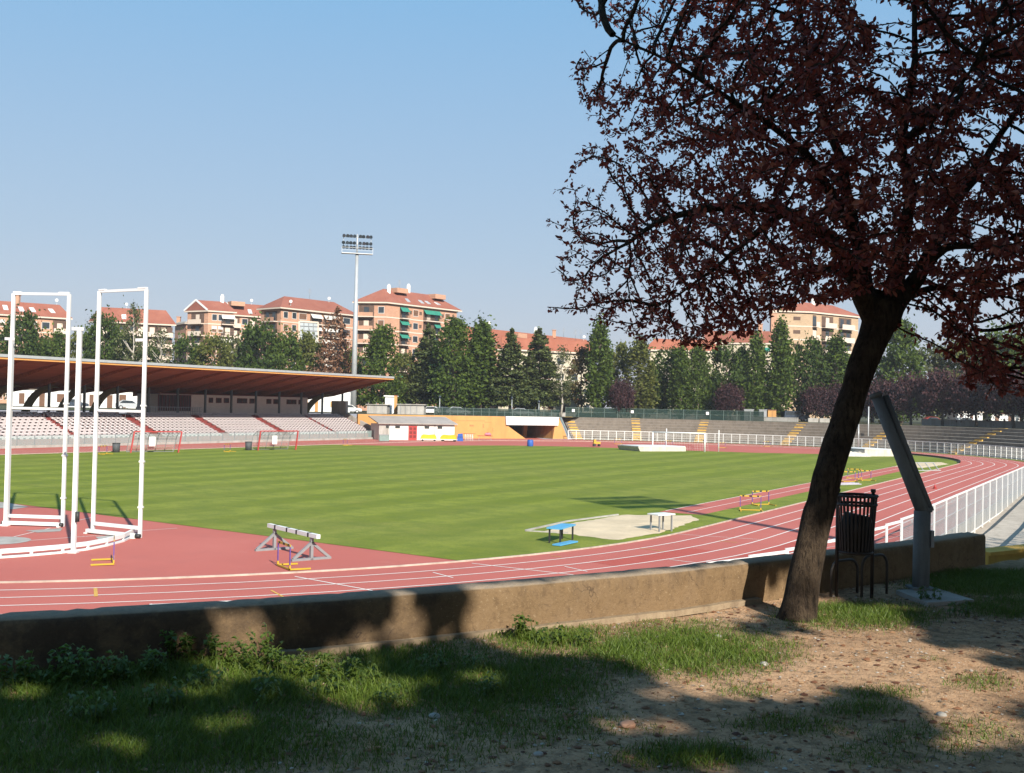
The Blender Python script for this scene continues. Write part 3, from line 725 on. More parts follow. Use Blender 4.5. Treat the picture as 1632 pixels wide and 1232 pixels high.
folded('folded_mat', 'blue folded crash mat standing beside the yellow trolleys', P(733, 703), 0, (1.0, .8, 1.15), M_blue)
mb = MB()
hs = thing('hurdle_stack', 'stack of white and red hurdles against the orange wall', 'hurdles', P(746, 702), .1)
for i in range(5):
    mb = MB(); x = i*.28-.5
    mb.tube([(x, -.3, 0), (x, -.3, .95)], .035, 6).tube([(x+.15, .5, 0), (x+.15, .5, .95)], .035, 6).box((x+.07, .1, .9), (.05, .9, .12)); mb.build('hurdle_frame', M_white, hs)
MB().box((.2, .15, 1.05), (1.9, .3, .06)).build('bar', M_red, hs)
tb = thing('trestle_table', 'low table heaped with pink and red kit beside the orange wall', 'table', P(773, 702), 0)
mb = MB(); mb.box((0, 0, .72), (2.4, .8, .06)); mb.build('table_top', M_red, tb)
for x in (-1, 1):
    for y in (-.3, .3): MB().beam((x, y, 0), (x*.85, y, .7), .05).build('leg', M_grey, tb)
pk = thing('kit_bag', 'pink kit bag lying on the low table by the orange wall', 'bag', P(774, 702)+Vector((.3, -.1, .75)), .3)
mb = MB(); mb.tube([(-.5, 0, .15), (-.3, 0, .24), (.3, 0, .26), (.55, 0, .14)], [.1, .22, .24, .1], 8); mb.build('bag', mat('pink_cloth', (.62, .20, .25), .8), pk); MB().tube([(-.2, 0, .42), (0, 0, .58), (.2, 0, .44)], .02, 5).build('handle', M_dark, pk)
bd = thing('barrel', 'blue plastic barrel at the mouth of the underpass', 'barrel', P(845, 711.5), 0)
MB().tube([(0, 0, 0), (0, 0, .1), (0, 0, .45), (0, 0, .8), (0, 0, .9)], [.38, .42, .44, .42, .36], 14).build('drum', M_blue, bd); MB().tube([(0, 0, .9), (0, 0, .94)], .3, 12).build('lid', M_car_dark, bd)
RS = .6
rt = thing('roller_machine', 'small yellow roller machine on the red track by the far fence', 'machine', P(951, 711.5), .2)
mb = MB(); mb.box((0, 0, .75), (1.6, .8, .45)).box((-.5, 0, 1.15), (.5, .7, .5)); mb.build('body', M_yellow, rt); MB().tube([(-.6, -.45, .3), (-.6, .45, .3)], .3, 12).build('roller', M_dark, rt); MB().tube([(.55, -.4, .25), (.55, .4, .25)], .25, 12).build('wheel', M_tyre, rt); MB().tube([(-.5, 0, 1.4), (-.9, 0, 1.8)], .03, 5).build('handle', M_dark, rt); rt.scale = (.62, .62, .7)
# ================================================================ throwing cage
cg = thing('throwing_cage', 'white steel throwing cage frame with two tall gates and no net', 'cage', P(70, 858), 0)
def zat(px, py, p): return EYE+ray(px, py).z/ray(px, py).y*p.y
A0, A1, B0, B1 = P(11, 836), P(100, 839), P(148, 849), P(223, 857)
hA = zat(20, 468, A0); hB = zat(224, 461, B1)
def gate(p0, p1, h, mid, arm):
    mb = MB(); d = (p1-p0).normalized()
    for p in (p0, p1): mb.beam(p, (p.x, p.y, h), .13, .13)
    mb.beam((p0.x, p0.y, h), (p1.x, p1.y, h), .10, .10); mb.beam((p0.x, p0.y, h+.06), p0+d*.35+Vector((0, 0, h+.06)), .13, .06); mb.beam(p1-d*.45+Vector((0, 0, h+.06)), p1+Vector((0, 0, h+.06)), .13, .06)
    mb.beam((p0.x, p0.y, mid), (p1.x, p1.y, mid), .10, .10); mb.beam((p0.x, p0.y, .38), (p1.x, p1.y, .38), .13, .13)
    q = Vector((-d.y, d.x, 0))*-.3; mb.beam(p0+q+Vector((0, 0, .12)), p1+q+Vector((0, 0, .12)), .14, .14)
    mb.beam(p0+d*0, p0+q*1.4, .12, .1); mb.beam(p1, p1+q*1.4, .12, .1)
    if arm: mb.beam(p1+Vector((0, 0, h-2.0)), p1-d*.5+Vector((0, 0, h-2.0)), .1, .12)
    for z in (1.2, 3.0, 5.2): mb.box((p1.x, p1.y, z), (.19, .19, .07))
    g = mb.build('gate', M_white, cg, local=False)
    mb = MB()
    for p in (p0, p1): mb.tube([(p.x-.1, p.y-.25, .09), (p.x+.1, p.y-.25, .09)], .09, 10)
    mb.build('wheel', M_dark, g, local=False)
gate(A0, A1, hA, zat(60, 651, A0), False); gate(B0, B1, hB, zat(190, 655, B1), True)
C0 = P(117, 881); D0 = P(9, 838)
for p, h in ((C0, zat(119, 524, C0)), (D0, zat(10, 540, D0))):
    mb = MB(); mb.beam(p, (p.x, p.y, h), .14, .14); mb.beam((p.x+.1, p.y, h), (p.x-.35, p.y+.25, h+.02), .1, .12); mb.box((p.x, p.y, .03), (.3, .3, .06)); mb.build('net_post', M_white, cg, local=False)
MB().tube([(C0.x+.12, C0.y-.05, 1.1), (C0.x+.12, C0.y-.05, 1.45)], .08, 8).build('winch', M_dark, cg, local=False)
ring = [P(218, 852), P(196, 863), P(170, 870), P(140, 876), P(100, 881), P(50, 885.5), P(0, 889), P(-60, 890), P(-150, 886)]
mb = MB()
for a, b in zip(ring, ring[1:]): mb.beam(a+Vector((0, 0, .22)), b+Vector((0, 0, .22)), .10, .15); mb.beam(a+Vector((0, -.1, .03)), b+Vector((0, -.1, .03)), .16, .06)
for a in ring[1:-1]: mb.beam(a, a+Vector((0, 0, .2)), .08)
mb.build('base_rail', M_white, cg, local=False)
c = P(-8, 862); mb = MB(); pts = [(c.x+1.25*math.cos(k*math.pi/16), c.y+1.25*math.sin(k*math.pi/16), .01) for k in range(32)]; mb.add(pts, [tuple(range(32))]); structure(mb.build('throwing_circle', M_concl))
for nm, pts in (('concrete_pad', [P(40, 846), P(100, 842), P(96, 847), P(60, 849)]), ('concrete_pad', [P(152, 856), P(190, 852), P(206, 855), P(160, 862)]), ('concrete_pad', [P(-20, 800), P(10, 801), P(47, 808), P(20, 812), P(-20, 808)])):
    mb = MB(); mb.add([(p.x, p.y, .011) for p in pts], [tuple(range(len(pts)))]); structure(mb.build(nm, M_concl))
# ================================================================ steeplechase barrier
r0 = P(496, 892.5); l0 = P(437, 876.5); d = (r0-l0); d.z = 0; L = d.length; d.normalize(); rz = math.atan2(d.y, d.x); LB_ = 3.94
ctr = (r0+l0)/2
sbr = thing('steeplechase_barrier', 'white steeplechase barrier with black bands on grey trestle feet', 'barrier', ctr, rz)
zt = .93
MB().box((0, 0, zt-.07), (LB_, .14, .14)).build('beam', M_white, sbr)
mb = MB()
for x in (-1.32, -.35, .42, 1.32): mb.box((x, 0, zt-.07), (.10, .155, .155))
mb.build('band', M_black, sbr)
for sx in (-L/2, L/2):
    mb = MB(); mb.box((sx, 0, .42), (.12, .10, .84)); mb.box((sx, 0, .04), (.12, 1.5, .08)); mb.beam((sx, -.68, .07), (sx, -.03, .58), .09, .09); mb.beam((sx, .68, .07), (sx, .03, .58), .09, .09); mb.build('trestle', M_grey, sbr)
    MB().tube([(sx+.04, 0, .62), (sx+.16, 0, .62)], .03, 6).build('knob', M_dark, sbr)
# ================================================================ hurdles
def hurdle(label, p, rz, h=.84, w=1.18, group='hurdles standing on and beside the track', first=[None]):
    if first[0] is None:
        o = thing('hurdle', label, 'hurdle', p, rz, group)
        mb = MB()
        for x in (-w/2, w/2): mb.beam((x, 0, .05), (x, -.7, .04), .06, .05)
        mb.box((0, 0, .05), (w, .05, .05)); mb.build('base', M_yellow, o)
        for x in (-w/2+.03, w/2-.03): MB().box((x, 0, .1), (.06, .05, .16)).build('socket', M_yellow, o); MB().box((x, 0, h*.5), (.04, .035, h*.92)).build('upright', M_purple, o)
        MB().box((-.22, 0, h-.03), (w*.24, .025, .075)).box((.22, 0, h-.03), (w*.24, .025, .075)).box((-w*.44, 0, h-.03), (w*.12, .025, .075)).box((w*.44, 0, h-.03), (w*.12, .025, .075)).box((-w*.34, 0, h-.03), (w*.09, .026, .076), mi=1).box((w*.34, 0, h-.03), (w*.09, .026, .076), mi=1).box((0, 0, h-.03), (w*.14, .026, .076), mi=1).build('top_bar', [M_yellow, M_black], o)
        first[0] = o
    else:
        o = copy_tree(first[0]); o.location = p; o.rotation_euler = (0, 0, rz); o['label'] = label
    return o
hurdle('hurdle with yellow feet and purple uprights in front of the steeplechase barrier', P(452, 906), R_(122))
hurdle('hurdle seen end on, its yellow feet pointing left, beside the throwing cage', P(181, 897), R_(290))
hurdle('hurdle on the grass strip behind the purple plum trunk, nearer of two', P(1196, 814), -.1); hurdle('hurdle at the runway edge left of the trunk, farther of two', P(1212, 805), .35)
for i, (px, py, a, t) in enumerate(((1352, 768, .1, 'at the left of the jumble right of the trunk'), (1362, 763, -.4, 'turned aslant in the jumble right of the trunk'), (1378, 766, .2, 'at the right of the jumble beside the bent post'))):
    hurdle('yellow hurdle '+t, P(px, py), a)
for px, py, t in ((32, 711, 'behind the leftmost cage post'), (62, 712, 'behind the left cage gate'), (164, 724, 'behind the right cage gate'), (362, 720, 'between the two red team shelters'), (550, 710, 'near the storage end of the stand')):
    hurdle('small far hurdle before the grandstand, '+t, P(px, py), -TH+math.pi/2+.2)
for px, py, t in ((1066, 711, 'behind the football goal'), (1150, 714, 'right of the football goal'), (1222, 712, 'just left of the plum trunk'), (1462, 717, 'right of the bent lamp post'), (1514, 719, 'under the row of plum trees'), (985, 708, 'right of the yellow roller machine')):
    hurdle('small far hurdle along the far white fence, '+t, P(px, py), .2)
# ================================================================ tables, plank
def bench(nm, label, cat, p0, p1, h, dpt, mtop, mleg, four):
    d = (p1-p0); d.z = 0; L = d.length; rz = math.atan2(d.y, d.x)
    o = thing(nm, label, cat, (p0+p1)/2, rz)
    MB().box((0, 0, h), (L, dpt, .06)).build('table_top', mtop, o)
    for x in (-L/2+.15, L/2-.15):
        for y in (-dpt/2+.08, dpt/2-.08): MB().box((x, y, h/2), (.06, .06, h)).build('leg', mleg, o)
    return o
bench('judges_bench', 'light blue topped table on dark legs beside the near sand pit', 'table', P(882, 867), P(906, 859.5), .62, .62, M_lblue, M_dark, 1)
o = thing('plank', 'light blue plank lying on the grass in front of the blue table', 'plank', P(901, 868), math.atan2((P(916, 863)-P(888, 869)).y, (P(916, 863)-P(888, 869)).x))
MB().box((0, 0, .06), ((P(916, 863)-P(888, 869)).length, .36, .05)).build('board', M_lblue, o); MB().box((-.3, 0, .02), (.06, .3, .04)).box((.3, 0, .02), (.06, .3, .04)).build('batten', M_dark, o)
tp = bench('judges_table', 'tall white topped table on grey legs at the side of the near sand pit', 'table', P(1040, 848), P(1067, 846), .78, .7, M_white, M_grey, 1)
hl = thing('grey_trestle', 'grey metal trestle lying near the far sand pit', 'trestle', P(1472, 750), .4)
mb = MB()
for x in (-1.5, -.5, .5, 1.5): mb.beam((x, -.5, .05), (x+.25, .6, .75), .06)
mb.beam((-1.7, -.5, .05), (1.7, -.5, .05), .07); mb.beam((-1.4, .6, .75), (1.9, .6, .75), .07); mb.build('frame', M_galv, hl)
pl = thing('stacked_boards', 'pale boards and poles stacked on the grass near the hurdles', 'boards', P(1345, 773), .5)
mb = MB()
for i in range(6): mb.beam((-1.6, -.3+i*.12, .06+.03*(i % 3)), (1.6, -.2+i*.12+.1*(i % 2), .06+.03*(i % 3)), .1, .06)
mb.build('boards', mat('pale_violet_boards', (.42, .40, .46), .6), pl)
cn = thing('traffic_cone', 'small red marker cone on a lane of the near straight', 'cone', P(1490, 779), 0); MB().tube([(0, 0, .02), (0, 0, .34)], [.13, .03], 10).build('cone_body', M_red, cn); MB().box((0, 0, .012), (.3, .3, .024)).build('cone_base', M_red, cn)
# ================================================================ goal, mats, poles on the far bend
g0, g1 = P(1040, 717.5), P(1123, 720.5); d = g1-g0; L = d.length; rz = math.atan2(d.y, d.x)
gl = thing('football_goal', 'white football goal with a thin net at the far end of the pitch', 'goal', g0, rz)
MB().tube([(0, 0, 0), (0, 0, 2.44)], .085, 10).tube([(L, 0, 0), (L, 0, 2.44)], .10, 10).tube([(-.08, 0, 2.44), (L+.09, 0, 2.44)], .085, 10).build('frame', M_white, gl)
mb = MB()
for x in (1.2, L-.2+1.5): mb.tube([(x, 2.6, 0), (x, 2.6, 2.9)], .06, 8)
mb.build('net_pole', M_white, gl)
mb = MB(); N = 20
for i in range(N+1): x = L*i/N; mb.tube([(x, 0, 2.44), (x, 1.4, 2.35), (x, 2.2, 0)], .008, 3, cap=False)
for k in range(8): f = k/7; mb.tube([(0, 1.4+.8*f, 2.35*(1-f)), (L, 1.4+.8*f, 2.35*(1-f))], .008, 3, cap=False)
mb.build('net', M_white, gl)
def jump_mat(label, px0, px1, py, h, slope, m, dpt=5):
    a, b = P(px0, py), P(px1, py); d = b-a; d.z = 0; L = d.length; o = thing('landing_mat', label, 'landing mat', a, math.atan2(d.y, d.x))
    mb = MB(); mb.slab([(slope*.45, 0, 0), (L, 0, 0), (L, 0, h), (0, 0, h*.92)], (0, 1, 0), dpt); mb.build('cover', m, o)
    MB().box((L/2, dpt/2, h+.03), (L*.98, dpt*.98, .07)).build('top_sheet', M_white, o); return o
M_canvas = m_concrete('cream_canvas', (.60, .55, .48), (.40, .36, .30), .8, bump=.4)
jump_mat('long white landing mat behind the football goal', 1017, 1093, 719.5, .62, .7, M_canvas)
jump_mat('cream landing mat with a sagging cover beyond the leaning trunk', 1378, 1424, 727.5, .9, .2, M_canvas)
cv = thing('folded_cover', 'crumpled pale cover lying against the cream landing mat', 'cover', P(1362, 727), .1)
mb = MB(); nx, ny = 12, 6
for j in range(ny+1):
    for i in range(nx+1):
        x = (i/nx-.5)*3.4; y = (j/ny-.5)*3; e = max(0, 1-max(abs(i/nx-.5), abs(j/ny-.5))*2); mb.v.append((x, y, .02+min(.75, e*2.2)*(.6+.4*noise.noise(Vector((x*1.3, y*1.3, 2))))))
for j in range(ny):
    for i in range(nx): a = j*(nx+1)+i; mb.f.append((a, a+1, a+nx+2, a+nx+1)); mb.m.append(0); mb.sm.append(False)
mb.build('sheet', M_canvas, cv)
def pole(label, px, pb, pt, r, Y=None):
    p = P(px, pb); o = thing('metal_pole', label, 'pole', p, 0); h = zat(px+.3, pt, p)
    MB().tube([(0, 0, 0), (0, 0, h)], r, 8).build('shaft', M_galv, o); MB().box((0, 0, .06), (.5, .5, .12)).build('base', M_grey, o); return o
pole('short white upright standing right beside the leaning plum trunk', 1368, 716, 676, .09); pole('tall slim white pole between the plum trunk and the bent lamp post', 1383.5, 714, 648, .10)
eb = thing('edging_board', 'dark raised edging along the inside of the far right bend', 'edging', onring(arcF(20), 36.55, 0), 0)
mb = MB(); aa = [arcF(a) for a in range(4, 64, 3)]
for i in range(len(aa)-1):
    q = [onring(aa[i], 36.56, .062), onring(aa[i+1], 36.56, .062), onring(aa[i+1], 36.56, .24), onring(aa[i], 36.56, .24)]; mb.slab(q, (st(0, 42.2)-q[0]).normalized(), .12)
mb.build('board', M_black, eb, local=False)
# ================================================================ team shelters
def shelter(label, a, b, Lr):
    d = b-a; d.z = 0; L = d.length; rz = math.atan2(d.y, d.x); o = thing('team_shelter', label, 'shelter', a, rz); h = 2.15
    mb = MB()
    for x in (0, L):
        mb.beam((x, 0, 0), (x+(.45 if x == 0 else -.0)*0+.35, 0.1, h), .13, .11)
    mb.beam((.35, .1, h), (L+.35, .1, h), .13, .11); mb.build('front_frame', M_red, o)
    mb = MB()
    for i in range(6):
        x = L*i/5; pts = [(x+.35, .1, h), (x+.35, .8, h-.05), (x+.2, 1.3, h-.5), (x, 1.6, .0)]
        for p, q in zip(pts, pts[1:]): mb.beam(p, q, .045, .045)
    for y, z, dx in ((.8, h-.05, .35), (1.3, h-.5, .2), (1.6, .8, 0.1), (1.6, .05, 0)): mb.beam((dx, y, z), (L+dx, y, z), .04, .04)
    mb.build('hoop', M_grey, o)
    n_ = MATS.get('shelter_sheet')
    if n_ is None:
        k = NT('shelter_sheet'); pb = k.principled((.45, .40, .38), .3, .4); tr = k.n('ShaderNodeBsdfTransparent'); mx = k.n('ShaderNodeMixShader'); mx.inputs[0].default_value = .25; k.l(tr.outputs[0], mx.inputs[1]); k.l(pb, mx.inputs[2]); n_ = MATS['shelter_sheet'] = k.done(mx.outputs[0])
    mb = MB(); pts = [(.35, .1, h+.05), (.35, .8, h), (.2, 1.33, h-.5), (0, 1.64, 0)]
    for (x0, y0, z0), (x1, y1, z1) in zip(pts, pts[1:]): mb.add([(x0, y0, z0), (L+x0, y0, z0), (L+x1, y1, z1), (x1, y1, z1)], [(0, 1, 2, 3)])
    mb.build('sheet', n_, o)
    MB().box((L*.45, .12, 1.15), (.62, .03, .95)).build('notice', M_white, o)
    MB().box((L/2, 1.2, .45), (L*.9, .35, .05)).build('bench_seat', M_wood, o)
    return o
shelter('red framed team shelter between the cage gate and the grandstand', P(208, 722), P(284, 721.5), 1); shelter('red framed team shelter farther right along the grandstand straight', P(411, 718), P(471, 717), 1)
for px, py, t in ((185, 721, 'left of the nearer red team shelter'), (396, 717.5, 'just left of the farther red team shelter')):
    p = P(px, py); o = thing('litter_bin', 'small dark grey bin on the straight, '+t, 'bin', p, .3); MB().tube([(0, 0, 0), (0, 0, .9)], [.34, .38], 12).build('drum', mat('charcoal_plastic', (.07, .075, .08), .7), o); MB().tube([(0, 0, .9), (0, 0, .95)], .4, 12).build('lid', M_dark, o)
# ================================================================ apartment buildings beyond the stadium
M_frame = mat('white_window_frame', (.62, .60, .56), .6, .05, 2)
M_shut = mat('brown_shutter', (.17, .09, .055), .7, .2, 2)
M_recess = mat('balcony_back', (.12, .075, .055), .9, .25, .8)
M_awng = mat('green_awning', (.03, .22, .16), .8, .12, 1.5)
M_band = mat('pale_string_course', (.66, .55, .45), .85, .06, .5)
def facade(root, p0, p1, z0, z1, nf, cols, skip=(), band=True, seed=0):
    r = random.Random(seed); d = (p1-p0); d.z = 0; W = d.length; d.normalize(); nrm = Vector((d.y, -d.x, 0))
    if nrm.dot(-p0) < 0: nrm = -nrm
    fh = (z1-z0)/nf
    def pt(u, z, o=0.): q = p0+d*u+nrm*o; return Vector((q.x, q.y, z))
    def bx(mb, u0, u1, za, zb, o0, o1, mi=0): mb.slab([pt(u0, za, o0), pt(u1, za, o0), pt(u1, zb, o0), pt(u0, zb, o0)], nrm, o1-o0, mi)
    if band:
        mb = MB()
        for f in range(1, nf): bx(mb, 0, W, z0+fh*f-.14, z0+fh*f+.14, 0.003, .06)
        mb.build('string_course', M_band, root, local=False)
    for f in range(nf):
        zf = z0+fh*f
        if f < nf-6: continue                 # the lowest floors stand behind the trees
        for fr, w_, kind in cols:
            u = fr*W
            if kind == 'w':
                k2 = r.random(); mb = MB(); h0, h1 = zf+.95, zf+2.35
                bx(mb, u-w_/2-.09, u+w_/2+.09, h0-.12, h1+.09, 0.004, .05, 0); bx(mb, u-w_/2, u+w_/2, h0, h1, .052, .06, 1 if k2 < .6 else 2)
                o = mb.build('window', [M_frame, M_glass, M_shut], root, local=False)
                if k2 > .75: m2 = MB(); bx(m2, u-w_/2, u+w_/2, h0+.7, h1, .062, .10); m2.build('shutter', M_shut if k2 < .9 else M_frame, o, local=False)
            elif kind == 's':
                mb = MB(); bx(mb, u-w_/2, u+w_/2, zf+1.3, zf+2.1, .004, .03); mb.build('window', M_recess, root, local=False)
            else:
                mb = MB(); bx(mb, u-w_/2, u+w_/2, zf+.05, zf+fh-.35, .004, .03, 0); bx(mb, u-w_/2-.1, u+w_/2+.1, zf-.1, zf+.12, .03, 1.15, 1)
                par = 1 if kind in ('B',) else (2 if kind == 'R' else 0)
                if kind == 'B': bx(mb, u-w_/2, u+w_/2, zf+.12, zf+1.05, 1.07, 1.15, 1)
                elif kind == 'R': bx(mb, u-w_/2, u+w_/2, zf+.12, zf+1.0, 1.07, 1.15, 2)
                else:
                    bx(mb, u-w_/2, u+w_/2, zf+.95, zf+1.03, 1.1, 1.15, 3)
                    for i in range(int(w_/.25)): bx(mb, u-w_/2+.25*i, u-w_/2+.25*i+.05, zf+.12, zf+.95, 1.11, 1.14, 3)
                for i in range(max(1, int(w_/2.2))):
                    uu = u-w_/2+w_*(i+.5)/max(1, int(w_/2.2)); bx(mb, uu-.6, uu+.6, zf+.15, zf+2.3, .03, .06, 4 if r.random() < .6 else 1)
                o = mb.build('balcony', [M_recess, M_band, M_brick, M_dark, M_glass], root, local=False)
                if (kind == 'g' and r.random() < .62) or (kind == 'b' and r.random() < .35):
                    m2 = MB(); m2.slab([pt(u-w_/2, zf+fh-.45, .1), pt(u+w_/2, zf+fh-.45, .1), pt(u+w_/2, zf+fh-1.5, 1.0), pt(u-w_/2, zf+fh-1.5, 1.0)], nrm, .05); m2.build('awning', M_awng if kind == 'g' else M_frame, o, local=False)
def building(label, A, C, B, z0, nf, wall, roofm, rh, colsL, colsR, gable=False, ov=.8, ridge='R', bits=(), seed=0, name='apartment_building', band=True, extra=None):
    D = A+(B-C); z1 = C.z; g = lambda p, z: Vector((p.x, p.y, z))
    root = thing(name, label, 'building', g((A+C+B+D)/4, z0), 0)
    q = [C, B, D, A]; mb = MB(); mb.add([g(p, z0) for p in q]+[g(p, z1) for p in q], [(0, 1, 2, 3), (4, 5, 6, 7)]+[(i, (i+1) % 4, 4+(i+1) % 4, 4+i) for i in range(4)]); mb.build('wall', wall, root, local=False)
    if A != C: facade(root, A, C, z0, z1, nf, colsL, seed=seed, band=band)
    facade(root, C, B, z0, z1, nf, colsR, seed=seed+5, band=band)
    e1 = (B-C).normalized(); e2 = (A-C).normalized(); e1.z = e2.z = 0
    ex = [C-(e1+e2)*ov, B+(e1-e2)*ov, D+(e1+e2)*ov, A-(e1-e2)*ov]; ex = [g(p, z1+.03) for p in ex]
    mb = MB(); mb.slab(ex, (0, 0, 1), .32); eav = mb
    lc, lw = (ex[1]-ex[0]).length, (ex[3]-ex[0]).length
    if ridge == 'R':
        m0 = (ex[0]+ex[3])/2; m1 = (ex[1]+ex[2])/2; inn = 0 if gable else min(lw/2, lc*.45)
        r0 = m0+e1*inn; r1 = m1-e1*inn
    else:
        m0 = (ex[0]+ex[1])/2; m1 = (ex[3]+ex[2])/2; inn = 0 if gable else min(lc/2, lw*.45)
        r0 = m0+e2*inn; r1 = m1-e2*inn
    up = Vector((0, 0, .36)); b = [p+up for p in ex]; r0 = g(r0, z1+.36+rh); r1 = g(r1, z1+.36+rh)
    mb = MB()
    if ridge == 'R': mb.add(b+[r0, r1], [(0, 1, 5, 4), (1, 2, 5), (2, 3, 4, 5), (3, 0, 4)])
    else: mb.add(b+[r0, r1], [(0, 1, 4), (1, 2, 5, 4), (2, 3, 5), (3, 0, 4, 5)])
    rf = mb.build('roof', roofm, root, local=False)
    eav.build('eaves', M_band, rf, local=False)
    if gable:
        mb = MB(); k = (b[3], b[0], r0) if ridge == 'R' else (b[0], b[1], r0)
        mb.slab([k[0]+e1*ov*.9-up*.9, k[1]+e1*ov*.9-up*.9, k[2]+e1*ov*.9-up], e1, .1); mb.build('gable', wall, root, local=False)
        mb = MB()
        for a_, c_ in ((k[0], k[2]), (k[1], k[2])): mb.beam(a_-e1*.06, c_-e1*.06, .12, .45)
        mb.build('bargeboard', M_white, rf, local=False)
    for kind, fr, dn in bits:                 # small things on the roof: along the ridge, down the front slope
        p = r0+(r1-r0)*fr; fe = (ex[0]+(ex[1]-ex[0])*fr if ridge == 'R' else ex[0]+(ex[3]-ex[0])*fr); p = p+(fe+up-p)*dn
        mb = MB()
        if kind == 'chimney': mb.box(p+Vector((0, 0, .5)), (.9, .9, 2.0)).box(p+Vector((0, 0, 1.55)), (1.15, 1.15, .15)); mb.build('chimney', M_brick, rf, local=False)
        elif kind == 'white_chimney': mb.box(p+Vector((0, 0, .5)), (.8, .8, 1.9)).box(p+Vector((0, 0, 1.6)), (.5, .5, .4)); mb.build('chimney', M_white, rf, local=False)
        elif kind == 'dish': mb.tube([p+Vector((0, 0, -.3)), p+Vector((0, 0, .9))], .05, 5).tube([p+Vector((.1, -.25, 1.0)), p+Vector((.1, -.35, 1.0))], [.2, .38], 12); mb.build('satellite_dish', M_white, rf, local=False)
        elif kind == 'skylight': 
            s_ = (fe+up-(r0+(r1-r0)*fr)).normalized(); mb.slab([p-e1*.5, p+e1*.5, p+e1*.5+s_*1.1, p-e1*.5+s_*1.1], Vector((0, 0, 1)), .14); mb.build('skylight', M_alum, rf, local=False)
        elif kind == 'dormer':
            mb.box(p+Vector((0, 0, .35)), (3.6, 3.2, 1.1), math.atan2(e1.y, e1.x)); o = mb.build('dormer', wall, rf, local=False)
        elif kind == 'aerial':
            mb.tube([p, p+Vector((0, 0, 2.6))], .04, 5); 
            for k in range(4): mb.beam(p+Vector((-.5+.05*k, 0, 1.6+.28*k)), p+Vector((.5-.05*k, 0, 1.6+.28*k)), .04)
            mb.build('aerial', M_grey, rf, local=False)
    if extra == 'glazed':
        q0 = at(477, 541, 251.); q1 = at(507, 541, 254.); q2 = at(507, 514, 254.); q3 = at(477, 512, 251.); mb = MB(); mb.slab([q0, q1, q2, q3], (0, 1, 0), .3, 0); mb.beam(q3, q2, .35, .35, 1); mb.beam(q0, q3, .35, .35, 1); mb.beam(q1, q2, .35, .35, 1)
        for i in range(1, 4): f = i/4; mb.beam(q0+(q3-q0)*f-Vector((0, .1, 0)), q1+(q2-q1)*f-Vector((0, .1, 0)), .12, .12, 2); mb.beam(q0+(q1-q0)*f-Vector((0, .1, 0)), q3+(q2-q3)*f-Vector((0, .1, 0)), .12, .12, 2)
        mb.build('glazed_bay', [mat('frosted_glazing', (.42, .46, .48), .3, .1, .5), M_band, M_grey], root, local=False)
    return root
wc = lambda *f: [(x, 1.3, 'w') for x in f]
C = at(616, 484, 250.); building('tall salmon brick apartment block with green awnings behind the floodlight mast', P(571, 483.6, C.z), C, P(728, 497, C.z), ZG, 8, M_brick, M_tile, 3.4,
    [(.30, 3.6, 'R'), (.82, 1.3, 'w')], [(.235, 2.6, 'g'), (.33, .8, 's'), (.40, 1.5, 'w'), (.47, .8, 's'), (.585, 3.6, 'g'), (.70, 2.0, 'g'), (.79, .8, 's'), (.86, 1.5, 'w'), (.95, .8, 's')], ridge='R',
    bits=(('white_chimney', .08, .2), ('dormer', .25, .15), ('white_chimney', .5, -.05), ('aerial', .3, 0), ('dormer', .9, .25), ('skylight', .3, .6), ('skylight', .5, .6), ('skylight', .6, .6), ('skylight', .75, .6)), seed=2)
b5 = None
C = at(448, 492.3, 255.); building('brick apartment block with a long hipped red roof left of the floodlight mast', P(416, 494.5, C.z), C, P(566, 504.8, C.z), ZG, 8, M_brick, M_tile, 3.2,
    [(.5, 5.0, 'R')], [(.06, 1.2, 'w'), (.17, 1.2, 'w'), (.28, 2.2, 'w'), (.45, 3.4, 'b'), (.66, 5., 'b'), (.88, 2.2, 'w')], bits=(('aerial', .5, 0), ('dish', .85, .1), ('dish', .12, .8)), seed=4, extra='glazed')
C = at(332, 497, 262.); building('brick block with a pointed gable turned towards the grandstand', P(299, 498, C.z), C, P(372, 499.5, C.z), ZG, 8, M_brick, M_tile, 2.6,
    [(.5, 4.2, 'B')], [(.25, 1.1, 'w'), (.5, 1.1, 'w'), (.78, 3.2, 'b')], gable=True, ov=.5, bits=(('white_chimney', .9, 0),), seed=6)
C = at(368, 503.6, 274.); building('long maroon roofed wing joined to the gabled brick block', P(364, 503.6, C.z), C, P(423, 507.3, C.z), ZG, 8, M_brick, M_tile, 3.0,
    [], [(.12, 2.4, 'B'), (.4, 1.4, 'w'), (.62, 2.6, 'b'), (.85, 1.3, 'w')], gable=True, bits=(('dormer', .2, .2), ('dish', .6, 0), ('skylight', .5, .5)), seed=8)
C = at(155, 514, 268.); building('apartment block with white balconies and a plain red roof behind the right cage gate', P(149, 514.4, C.z), C, P(273, 519.5, C.z), ZG, 7, M_brickd, M_tile, 3.6,
    [], [(.15, 4.5, 'B'), (.4, 4.5, 'B'), (.66, 5.5, 'B'), (.9, 4.2, 'B')], bits=(('dish', .4, 0), ('skylight', .35, .5)), seed=10)
C = at(-60, 499.5, 236.); building('salmon block with a hipped red roof and skylights at the left edge of the photo', P(-70, 499.5, C.z), C, P(105, 509.5, C.z), ZG, 6, M_brick, M_tileo if False else M_tile, 3.0,
    [], [(.2, 1.6, 'w'), (.36, 1.6, 'w'), (.50, 3.0, 'w'), (.67, 1.6, 'w'), (.80, 1.6, 'w'), (.94, 3.0, 'B')], bits=(('skylight', .4, .35), ('skylight', .55, .4), ('skylight', .66, .4), ('chimney', .55, 0), ('dish', .97, 0), ('skylight', .85, .4)), seed=12)
